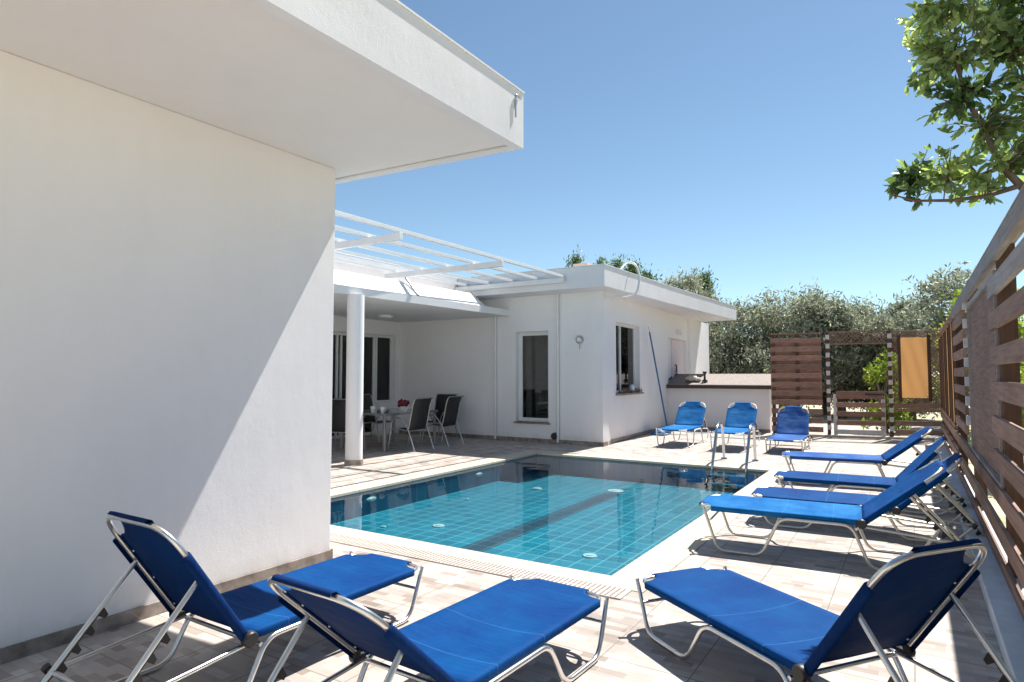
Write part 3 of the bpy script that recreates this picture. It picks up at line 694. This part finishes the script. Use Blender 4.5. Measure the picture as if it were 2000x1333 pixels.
fr_ = MB(); fr_.box(-9.75, -8.5, 8.95, 8.98, .685, .725); fr_.box(-9.75, -8.5, 10.52, 10.55, .685, .725); fr_.box(-9.75, -9.72, 8.98, 10.52, .685, .725); fr_.box(-8.53, -8.5, 8.98, 10.52, .685, .725)
fr_.build('frame', M['grey_alu'], tb, loc=TO, bevel=.003)
for x in (-9.7, -8.55):
    for y in (9.0, 10.5): MB().box(x - .025, x + .025, y - .025, y + .025, 0, .685).build('leg', M['grey_alu'], tb, loc=TO, bevel=.005)
def cup(x, y, label, s_=1):
    o = empty('cup', (x, y, .7225)); tag(o, label, 'cup', 'white cups on the table')
    MB().lathe([(.028 * s_, 0), (.033 * s_, .05), (.045 * s_, .11 * s_), (.041 * s_, .11 * s_), (.03 * s_, .02)], 0, 0, 18).build('body', M['cup'], o)
    MB().tube(fillet([(.036 * s_, 0, .03), (.075 * s_, 0, .035), (.075 * s_, 0, .09), (.042 * s_, 0, .09)], .02), .005, 6).build('handle', M['cup'], o)
cup(-8.98, 9.12, 'white cup on the table, left of the flower pot and next to the column', 1.15); cup(-8.72, 9.12, 'white cup at the near table corner, between the other cup and the flower pot', 1.1)
fp = empty('flower_pot', (-8.72, 9.75, .7225)); tag(fp, 'small white pot of dark red flowers on the table', 'flower pot')
MB().lathe([(.05, 0), (.07, .06), (.075, .12), (.06, .12), (.05, .10)], 0, 0, 18).build('pot', M['cup'], fp)
fb = MB(); rr_ = random.Random(9)
for i in range(16):
    c = (rr_.uniform(-.13, .13), rr_.uniform(-.12, .12), rr_.uniform(.12, .22)); blob(fb, c, .038, jit=.35, n=6, seed=i)
fb.build('flowers', M['redflower'], fp)

# ------------------------------------------------------------------ right fence (runs along Y at X = .5)
fence = empty('timber_fence', (.55, 5, 0)); FO = (-.55, -5, 0)
tag(fence, 'long brown timber fence of horizontal boards with woven and orange panels on the right', 'fence')
FX = .50
def fb_(name, mat, *b, bevel=.003): return MB().box(*b).build(name, mat, fence, loc=FO, bevel=bevel)
# top rail and cap
fb_('top_rail', M['sky_wood'], FX - .025, FX + .02, .3, 10.9, 2.262, 2.372)
fb_('top_rail', M['wood'], FX - .01, FX + .035, 10.9, 17.2, 2.32, 2.385)
fb_('rail_cap', M['sky_wood'], FX - .028, FX + .12, .3, 10.9, 2.3725, 2.384)
# front boards of the near bay, and the second layer behind
zc = [2.09, 1.855, 1.60, 1.36, 1.11, .868]
for i, z in enumerate(zc):
    fb_('board', M['sky_wood'] if i == 0 else M['wood'], FX - .02, FX + .012, 1.0, 5.88, z - .062, z + .062)
for z in (.615, .35, .115):
    for (y0, y1) in ((1.0, 5.6), (5.605, 11.2), (11.205, 16.9)):
        fb_('board', M['wood'], FX - .02, FX + .012, y0, y1, z - .06, z + .06)
for z in (1.73, 1.235, .74, .24):
    fb_('back_board', M['woodv'], FX + .12, FX + .145, 1.0, 5.3, z - .05, z + .05)
for y in (2.6, 5.55, 8.3, 11.0, 12.6, 14.1, 15.6, 17.0):
    fb_('post', M['woodv'], FX + .0125, FX + .115, y - .05, y + .05, 0, 2.47 if y in (8.3,) else 2.371)
# woven screen panel between Y 5.8 and 8.2: real crossed laths
wp = fence_panel = MB(); y0, y1, z0, z1 = 5.63, 8.24, .70, 2.16
for dr in (1, -1):
    c = -2.0
    while c < 5.0:
        # line y - y0 = t, z = z0 + c*? diagonal at 45 degrees
        pts = []
        ya = max(y0, y0 + (c if dr > 0 else c - (z1 - z0))); 
        if dr > 0: s0 = c; a0 = max(0, -s0); a1 = min(z1 - z0, (y1 - y0) - s0); P0 = (y0 + s0 + a0, z0 + a0); P1 = (y0 + s0 + a1, z0 + a1)
        else: s0 = c; a0 = max(0, s0 - (y1 - y0)); a1 = min(z1 - z0, s0); P0 = (y0 + s0 - a0, z0 + a0); P1 = (y0 + s0 - a1, z0 + a1)
        if a1 - a0 > .02:
            x_ = FX + .02 + (.008 if dr > 0 else 0); h_ = .013
            dy, dz = P1[0] - P0[0], P1[1] - P0[1]; q = math.hypot(dy, dz); ny, nz = -dz / q * h_, dy / q * h_
            vs = [(x_ + e_, P[0] + s_ * ny, P[1] + s_ * nz) for e_ in (0, .007) for (P, s_) in ((P0, -1), (P1, -1), (P1, 1), (P0, 1))]
            wp.add(vs, [(0, 3, 2, 1), (4, 5, 6, 7), (0, 1, 5, 4), (1, 2, 6, 5), (2, 3, 7, 6), (3, 0, 4, 7)])
        c += .042
o = wp.build('woven_panel', M['wood'], fence, loc=FO)
pf = MB(); pf.box(FX - .005, FX + .045, y0 - .03, y1 + .03, z0 - .05, z0); pf.box(FX - .005, FX + .045, y0 - .03, y1 + .03, z1, z1 + .05)
pf.box(FX - .005, FX + .045, y0 - .03, y0, z0, z1); pf.box(FX - .005, FX + .045, y1, y1 + .03, z0, z1)
pf.build('panel_frame', M['sky_wood'], o)
# stacked double slats between Y 8.8 and 10.9
for i in range(7):
    z = .80 + i * .215
    fb_('board', M['wood'], FX - .02, FX + .012, 8.75, 10.85, z, z + .11)
    fb_('back_board', M['sky_wood'], FX + .12, FX + .145, 8.4, 10.9, z + .105, z + .215)
    fb_('spacer_block', M['block'], FX - .018, FX + .05, 8.62, 8.74, z + .112, z + .213)
# orange panels beyond
for (a0, a1) in ((11.45, 12.15), (12.95, 13.75), (14.45, 15.25), (15.95, 16.75)):
    for q_ in (a0 - .12, a1 + .04): fb_('stile', M['woodv'], FX - .01, FX + .05, q_, q_ + .08, .75, 2.25)
    MB().grid([[(FX + .03 + .02 * math.sin(i * 1.3), a0 + (a1 - a0) * i / 10, .75 + 1.5 * j / 6) for i in range(11)] for j in range(7)]).build('orange_panel', M['orange'], fence, loc=FO)
    fb_('rail', M['wood'], FX + .0, FX + .05, a0 - .1, a1 + .1, 2.255, 2.31)
fb_('rail', M['wood'], FX - .02, FX + .05, 11.1, 16.9, .70, .745)
# ledge under the fence
kb = MB(); kb.box(.35, .60, -1, 16.9, .0, .10)
struct('kerb', kb, M['kerb'], bevel=.006)

# ------------------------------------------------------------------ far fence with gate, runs almost along X at Y about 16.6..17.3
TF = Matrix.Translation((-2.95, 16.55, 0)) @ Matrix.Rotation(math.atan(.2), 4, 'Z')
ff = empty('slatted_fence', (-2.4, 16.7, 0)); FFO = (2.4, -16.7, 0)
tag(ff, 'dark brown slatted fence panel behind the low pale blue lounger', 'fence')
def tf(name, mat, parent, off, *b, bevel=.003): return MB().box(*b, TF).build(name, mat, parent, loc=off, bevel=bevel)
for i in range(11):
    z = .10 + i * .2135
    tf('slat', M['woodx'], ff, FFO, 0, 1.13, 0, .025, z, z + .125)
    if i >= 4: tf('back_slat', M['woodx'], ff, FFO, 0, 1.13, .08, .10, z - .10, z + .012)
tf('top_rail', M['woodx'], ff, FFO, 0, 1.15, -.01, .10, 2.44, 2.475)
for x in (.06, .60): tf('post', M['woodv'], ff, FFO, x - .04, x + .04, .0255, .0795, 0, 2.43)
def blockpost(x, label):
    p = empty('block_post', tuple(TF @ Vector((x, .04, 0)))); iv = -Vector(p.location); tag(p, label, 'post', 'timber posts with pale blocks')
    tf('post', M['woodv'], p, tuple(iv), x - .035, x + .035, .01, .09, 0, 2.49)
    for i in range(11): tf('pale_block', M['block'], p, tuple(iv), x - .042, x + .042, -.018, .0095, .17 + i * .2135, .28 + i * .2135)
blockpost(1.26, 'timber post with pale square blocks left of the gate'); blockpost(2.55, 'timber post with pale square blocks right of the gate')
gt = empty('garden_gate', tuple(TF @ Vector((1.9, .04, 0)))); GO = tuple(-Vector(gt.location))
tag(gt, 'low brown slatted timber garden gate with a black latch between two block posts', 'gate')
for z in (.28, .49, .70): tf('slat', M['woodx'], gt, GO, 1.42, 2.42, .02, .045, z, z + .115)
tf('slat', M['woodx'], gt, GO, 1.42, 2.42, .02, .045, .90, 1.08)
tf('slat', M['block'], gt, GO, 1.42, 2.42, .02, .045, .07, .18)
tf('gate_post', M['block'], gt, GO, 1.36, 1.44, .046, .09, .05, 1.0); tf('gate_post', M['block'], gt, GO, 2.36, 2.44, .046, .09, .05, 1.0)
tf('latch', M['black'], gt, GO, 2.02, 2.50, -.0, .019, .99, 1.02)
# lattice header
def lattice(mb, x0, x1, z0, z1, y, step=.09, w_=.008):
    for dr in (1, -1):
        c = -(z1 - z0) if dr > 0 else 0
        while c < (x1 - x0) + (z1 - z0):
            if dr > 0: a0 = max(0, -c); a1 = min(z1 - z0, (x1 - x0) - c); P0 = (x0 + c + a0, z0 + a0); P1 = (x0 + c + a1, z0 + a1)
            else: a0 = max(0, c - (x1 - x0)); a1 = min(z1 - z0, c); P0 = (x0 + c - a0, z0 + a0); P1 = (x0 + c - a1, z0 + a1)
            if a1 - a0 > .01:
                dx, dz = P1[0] - P0[0], P1[1] - P0[1]; q = math.hypot(dx, dz); nx_, nz = -dz / q * w_, dx / q * w_
                yy = y + (.007 if dr > 0 else 0)
                vs = [(P[0] + s_ * nx_, yy + e_, P[1] + s_ * nz) for e_ in (0, .006) for (P, s_) in ((P0, -1), (P1, -1), (P1, 1), (P0, 1))]
                mb.add(vs, [(0, 1, 2, 3), (7, 6, 5, 4), (4, 5, 1, 0), (5, 6, 2, 1), (6, 7, 3, 2), (7, 4, 0, 3)], False, TF)
            c += step
lh = empty('lattice_header', tuple(TF @ Vector((1.9, .04, 2.3)))); LHO = tuple(-Vector(lh.location))
tag(lh, 'thin diagonal lattice strip bridging the gateway at the top', 'lattice')
lt = MB(); lattice(lt, 1.31, 2.50, 2.21, 2.46, .04); lt.build('lattice', M['woodx'], lh, loc=LHO)
tf('rail', M['woodx'], lh, LHO, 1.30, 2.51, .02, .07, 2.46, 2.49); tf('rail', M['woodx'], lh, LHO, 1.30, 2.51, .03, .065, 2.18, 2.21)
# orange lattice panel
op = empty('screen_panel', tuple(TF @ Vector((3.1, .04, 0)))); OO = tuple(-Vector(op.location))
tag(op, 'fence bay with a tall orange sheet on lattice beside the long timber fence', 'fence panel')
lt = MB(); lattice(lt, 2.62, 3.55, .84, 2.45, .05, .075); lt.build('lattice', M['woodx'], op, loc=OO)
MB().grid([[TF @ Vector((2.78 + .52 * i / 12, .035 + .012 * math.sin(i * 1.1 + j * .7), .94 + 1.38 * j / 12)) for i in range(13)] for j in range(13)]).build('orange_sheet', M['orange'], op, loc=OO)
tf('rail', M['woodx'], op, OO, 2.60, 3.58, .02, .07, 2.451, 2.48)
for x in (2.745, 3.335): tf('stile', M['woodv'], op, OO, x - .03, x + .03, .015, .049, .86, 2.38)
for z in (.10, .30, .62, .70): tf('slat', M['woodx'], op, OO, 2.62, 3.55, .02, .045, z, z + .11 if z != .62 else z + .07)
tf('threshold', M['stone'], op, OO, -.0, 0.01, 0, .01, 0, .01)
struct('threshold', MB().box(.0, 3.6, -.10, .12, .0005, .045, TF), M['stone'])

# ------------------------------------------------------------------ vegetation
def leaves_mesh(name, centers, dirs, size, aspect, mat, parent, folded=False, loc=None, chunk=None):
    n_ = len(centers); c = np.asarray(centers); d = np.asarray(dirs); d = d / np.linalg.norm(d, axis=1)[:, None]
    r_ = rng.normal(size=(n_, 3)); s_ = np.cross(d, r_); s_ /= np.linalg.norm(s_, axis=1)[:, None]; u = np.cross(s_, d)
    L_ = (size * rng.uniform(.55, 1.45, n_))[:, None]; W_ = L_ * aspect
    if folded:
        P = np.stack([c, c + d * L_ * .35 + s_ * W_ * .5 + u * L_ * .05, c + d * L_ * .75 + s_ * W_ * .36 + u * L_ * .0, c + d * L_ - u * L_ * .12,
                      c + d * L_ * .75 - s_ * W_ * .36, c + d * L_ * .35 - s_ * W_ * .5 + u * L_ * .05, c + d * L_ * .5 - u * L_ * .04], 1)
        v_ = P.reshape(-1, 3); k = 7; fc = [(0, 1, 6), (1, 2, 6), (2, 3, 6), (3, 4, 6), (4, 5, 6), (5, 0, 6)]; nv = 3
    else:
        P = np.stack([c, c + d * L_ * .5 + s_ * W_ * .5, c + d * L_, c + d * L_ * .5 - s_ * W_ * .5], 1)
        v_ = P.reshape(-1, 3); k = 4; fc = [(0, 1, 2, 3)]; nv = 4
    F_ = (np.arange(n_)[:, None, None] * k + np.array(fc)[None]).reshape(-1, nv)
    me = bpy.data.meshes.new(name); me.vertices.add(len(v_)); me.vertices.foreach_set('co', v_.astype(np.float32).ravel())
    me.loops.add(F_.size); me.loops.foreach_set('vertex_index', F_.astype(np.int32).ravel())
    me.polygons.add(len(F_)); me.polygons.foreach_set('loop_start', (np.arange(len(F_)) * nv).astype(np.int32)); me.polygons.foreach_set('loop_total', np.full(len(F_), nv, np.int32))
    me.update(calc_edges=True); me.validate(); me.materials.append(mat)
    o = bpy.data.objects.new(name, me); C.objects.link(o)
    if parent: o.parent = parent
    return o
def tree(name, x, y, H, rad, mat, label, cat='tree', group=None, nl=9000, size=.12, aspect=.32, base=.35, nb=16, up=.5, squash=1.0, cone=False):
    root = empty(name, (x, y, 0)); tag(root, label, cat, group)
    tk = MB(); top = Vector((rng.normal() * .15, rng.normal() * .15, H * .62))
    tk.tube([(0, 0, -.05), (rng.normal() * .05, rng.normal() * .05, H * .25), tuple(top)], [.05 * H ** .8, .035 * H ** .8, .02], 8)
    cs = []
    for i in range(nb):
        if cone:
            t = (i + .5) / nb; z = base + (H - base) * t; rr = rad * (1 - t) * .55; a = rng.uniform(0, 6.28); q = rad * (1 - t) * .55
            cs.append((q * math.cos(a), q * math.sin(a), z - .1, max(.24, rr)))
        else:
            th = rng.uniform(0, 6.28); zz = rng.uniform(0, 1) ** .8; rr = math.sqrt(max(0, 1 - (abs(zz - .45) / .62) ** 2)) * rng.uniform(.35, .8)
            br = rad * rng.uniform(.20, .42); cs.append((rad * rr * math.cos(th), rad * rr * math.sin(th), base + br * .6 + (H - base - br * 1.5) * zz, br))
    for c in cs:
        s_ = Vector((0, 0, min(c[2] * .8, H * .5) * rng.uniform(.4, .9))); e_ = Vector(c[:3])
        tk.tube([tuple(s_), tuple((s_ + e_) / 2 + Vector((rng.normal() * .06, rng.normal() * .06, .05))), tuple(e_)], [.03, .018, .006], 5)
    tk.build('trunk', M['bark'], root)
    w_ = np.array([c[3] ** 2 for c in cs]); w_ /= w_.sum(); idx = rng.choice(len(cs), nl, p=w_)
    cc = np.array(cs)[idx]; q = rng.normal(size=(nl, 3)); q /= np.linalg.norm(q, axis=1)[:, None]
    # sprigs: leaves gather along short random twigs
    rr = rng.uniform(.25, 1.0, nl) ** .6
    p = cc[:, :3] + q * (cc[:, 3:4] * rr[:, None]) * np.array([1, 1, .85])
    ns = nl // 14; sp = rng.integers(0, nl, ns); k = rng.integers(0, ns, nl); msk = rng.random(nl) < .72
    off = rng.normal(size=(nl, 3)) * size * .55
    tw = q[sp][k] * rng.uniform(-.5, 1.6, (nl, 1)) * size * 1.6
    p[msk] = (p[sp][k] + off + tw)[msk]
    d = q + np.array([0, 0, up]) + rng.normal(size=(nl, 3)) * .8
    leaves_mesh('crown', p, d, size, aspect, mat, root)
    return root
OG = 'olive trees behind the fence and house'
ol = [(-8.9, 26, 5.15, 1.0, 'olive', 'narrow olive crown rising just over the middle of the villa roof'),
      (-7.9, 26.5, 5.85, 1.5, 'olive', 'olive tree showing above the villa roof beside the small dark evergreen'),
      (-6.0, 24.5, 4.6, 1.6, 'olive', 'dark leafy tree just beyond the end of the villa roof'),
      (-4.6, 25.5, 4.3, 1.6, 'olive', 'olive tree directly behind the outbuilding'),
      (-3.5, 24.0, 4.55, 1.7, 'olive', 'tallest grey-green olive tree above the slatted fence panel'),
      (-2.1, 24.5, 4.15, 1.5, 'olive', 'silvery olive tree behind the left gate post'),
      (-1.2, 25.5, 4.1, 1.5, 'olive', 'olive tree seen through the gateway'),
      (-.1, 25, 4.0, 1.4, 'olive', 'olive tree behind the orange sheet'),
      (-5.7, 25.6, 2.95, 1.6, 'olive', 'low bushy olive between the house end and the outbuilding roof'),
      (-4.4, 25.2, 3.1, 1.5, 'olive', 'rounded olive bush over the right end of the outbuilding roof'),
      (-1.2, 26.2, 3.0, 1.6, 'dense', 'dark bush filling the view through the gateway'),
      (-2.8, 26.4, 3.0, 1.5, 'olive', 'low olive bush behind the top of the slatted fence panel')]
for x, y, H, rd, mt, lb in ol: tree('olive_tree' if mt == 'olive' else 'leafy_tree', x, y, H, rd, M[mt], lb, 'tree', OG, nl=15000, size=.15, aspect=.28, base=.25, nb=19)
tree('olive_tree', .9, 21.5, 4.35, 1.25, M['olive'], 'loose olive tree rising behind the corner of the two fences', 'tree', OG, nl=8000, size=.14, base=.8, nb=18)
tree('lime_green_tree', 1.35, 19.0, 3.85, 1.1, M['lime'], 'yellow-green tree above the far end of the long timber fence', 'tree', None, nl=7000, size=.13, aspect=.5, base=.6, nb=18)
tree('lime_shrub', -.65, 18.6, 2.05, .55, M['lime'], 'bright yellow-green shrub beside the right gate post', 'shrub', None, nl=1800, size=.12, aspect=.5, base=.1, nb=10)
tree('lime_shrub', -3.3, 19.6, 1.95, .6, M['lime'], 'small yellow-green shrub just over the outbuilding roof', 'shrub', None, nl=1800, size=.12, aspect=.5, base=.1, nb=10)
cg = 'dark evergreens far behind the villa roof'
for x, H, lb in ((-20.9, 10.2, 'dark pointed evergreen tip left of the pink chimney'), (-18.9, 9.6, 'dark evergreen tip just right of the pink chimney'), (-17.6, 9.5, 'dark evergreen tip between the chimney and the roof hose'),
                 (-16.5, 9.3, 'dark evergreen tip behind the roof hose'), (-15.4, 8.4, 'lowest dark evergreen tip right of the roof hose'), (-11.5, 8.0, 'single dark blue-green evergreen beside the olive above the roof end')):
    tree('evergreen_tree', x, 42, H, 1.15, M['dense'], lb, 'tree', cg, nl=9000, size=.26, aspect=.3, base=4.0, nb=26, up=1.2, cone=True)
# planting just outside the long fence
hg = 'green shrubs outside the long timber fence'
for i, (x, y, H) in enumerate(((1.6, 4.2, 1.5), (1.5, 6.3, 1.7), (1.7, 8.6, 1.6), (1.5, 11.0, 1.8), (1.6, 13.6, 1.7), (1.8, 16.2, 1.9))):
    lb = ['green shrub behind the nearest fence boards at the right edge', 'green shrub behind the woven fence panel', 'green shrub behind the double slats of the long fence',
          'green shrub behind the first orange panel', 'green shrub behind the middle orange panels', 'green shrub behind the farthest orange panel of the long fence'][i]
    tree('garden_shrub', x, y, H, .75, M['lime'] if i % 2 else M['citrus'], lb, 'shrub', hg, nl=2600, size=.09, aspect=.45, base=.05, nb=12)

# foreground tree over the fence, upper right
ct = empty('broadleaf_tree', (1.082, 4.178, 0)); tag(ct, 'broad-leaved green tree leaning over the fence at the upper right', 'tree')
o0 = Vector((1.082, 4.178, 0.000))
cl = [(0.175, 3.549, 0.149), (0.343, 3.507, 0.194), (0.477, 3.32, 0.194), (0.194, 3.268, 0.134), (0.09, 3.201, 0.082), (0.283, 3.104, 0.149), (0.231, 2.984, 0.097), (0.552, 3.059, 0.127), (0.149, 2.656, 0.134), (0.037, 2.582, 0.09), (0.269, 2.626, 0.134), (0.373, 2.522, 0.09), (0.492, 2.626, 0.09), (0.552, 2.776, 0.097), (0.075, 3.626, 0.075), (0.559, 3.544, 0.186), (0.075, 3.447, 0.067), (0.709, 3.283, 0.224), (0.746, 3.656, 0.261), (0.448, 3.805, 0.224), (0.224, 3.842, 0.149), (0.821, 2.91, 0.186), (0.015, 2.671, 0.075), (-0.045, 2.596, 0.052)]
cl += [(.60, 2.75, .10), (.62, 2.95, .12), (.48, 2.92, .10), (.66, 2.62, .08), (.40, 2.78, .08), (.15, 3.40, .11)]
tk = MB(); limb = []
def lw(p): return tuple(Vector(p) - o0)
main = [Vector((1.082, 4.178, -0.050)), Vector((1.029, 4.215, 1.200)), Vector((0.836, 4.290, 1.940)), Vector((0.597, 4.364, 2.388)), Vector((0.448, 4.401, 2.626)), Vector((0.373, 4.416, 2.872)), Vector((0.298, 4.439, 3.074)), Vector((0.254, 4.401, 3.320)), Vector((0.269, 4.401, 3.618))]
tk.tube([tuple(p - o0) for p in main], [.065, .058, .042, .024, .017, .014, .012, .009, .005], 10)
sec = [[Vector((0.970, 4.252, 1.642)), Vector((0.858, 4.401, 2.537)), Vector((0.686, 4.439, 2.984)), Vector((0.522, 4.476, 3.283)), Vector((0.448, 4.401, 3.730))],
       [Vector((0.448, 4.401, 2.626)), Vector((0.336, 4.439, 2.596)), Vector((0.186, 4.461, 2.611)), Vector((0.000, 4.401, 2.649))],
       [Vector((0.537, 4.386, 2.507)), Vector((0.373, 4.364, 2.462)), Vector((0.209, 4.364, 2.462)), Vector((0.037, 4.327, 2.477)), Vector((-0.060, 4.327, 2.522))],
       [Vector((0.932, 4.290, 2.089)), Vector((0.895, 4.178, 2.835)), Vector((0.821, 4.178, 3.656))]]
for s_ in sec: tk.tube([tuple(p - o0) for p in s_], [.015 - .011 * i / (len(s_) - 1) for i in range(len(s_))], 8)
lines = main[3:] + [p for s_ in sec for p in s_[1:]]
cen = []; drs = []
for (x, z, r_) in cl:
    nt2 = int(7 + 1000 * r_ * r_)
    cy = 4.4
    for i in range(nt2):
        q = Vector(rng.normal(size=3)); q.normalize(); rr = r_ * rng.uniform(.2, 1.28)
        e_ = Vector((x, cy, z)) + Vector((q.x * rr, q.y * rr * 1.6, q.z * rr))
        s0 = min(lines, key=lambda p: (p - e_).length)
        b0 = e_ + (s0 - e_) * min(1, .13 / max(.01, (s0 - e_).length)) + Vector(rng.normal(size=3)) * .02
        tk.tube([tuple(b0 - o0), tuple((b0 + e_) / 2 - o0 + Vector((0, 0, .01))), tuple(e_ - o0)], [.0035, .0028, .0015], 4)
        if i % 4 == 0: tk.tube([tuple(s0 - o0), tuple((s0 + b0) / 2 - o0 + Vector((0, 0, -.02))), tuple(b0 - o0)], [.007, .005, .0035], 5)
        dv = (e_ - b0)
        if dv.length < 1e-4: continue
        dv.normalize()
        for k in range(int(rng.integers(5, 10))):
            t = rng.uniform(.15, 1.0); p = b0.lerp(e_, t) - o0; s3 = Vector(rng.normal(size=3)); s3 -= dv * s3.dot(dv); s3.normalize()
            d = dv * .6 + s3 * .8 + Vector((0, 0, -.25)); cen.append(tuple(p)); drs.append(tuple(d))
tk.build('trunk', M['bark'], ct)
leaves_mesh('crown', cen, drs, .063, .42, M['citrus'], ct, folded=True)
print('foreground leaves', len(cen))
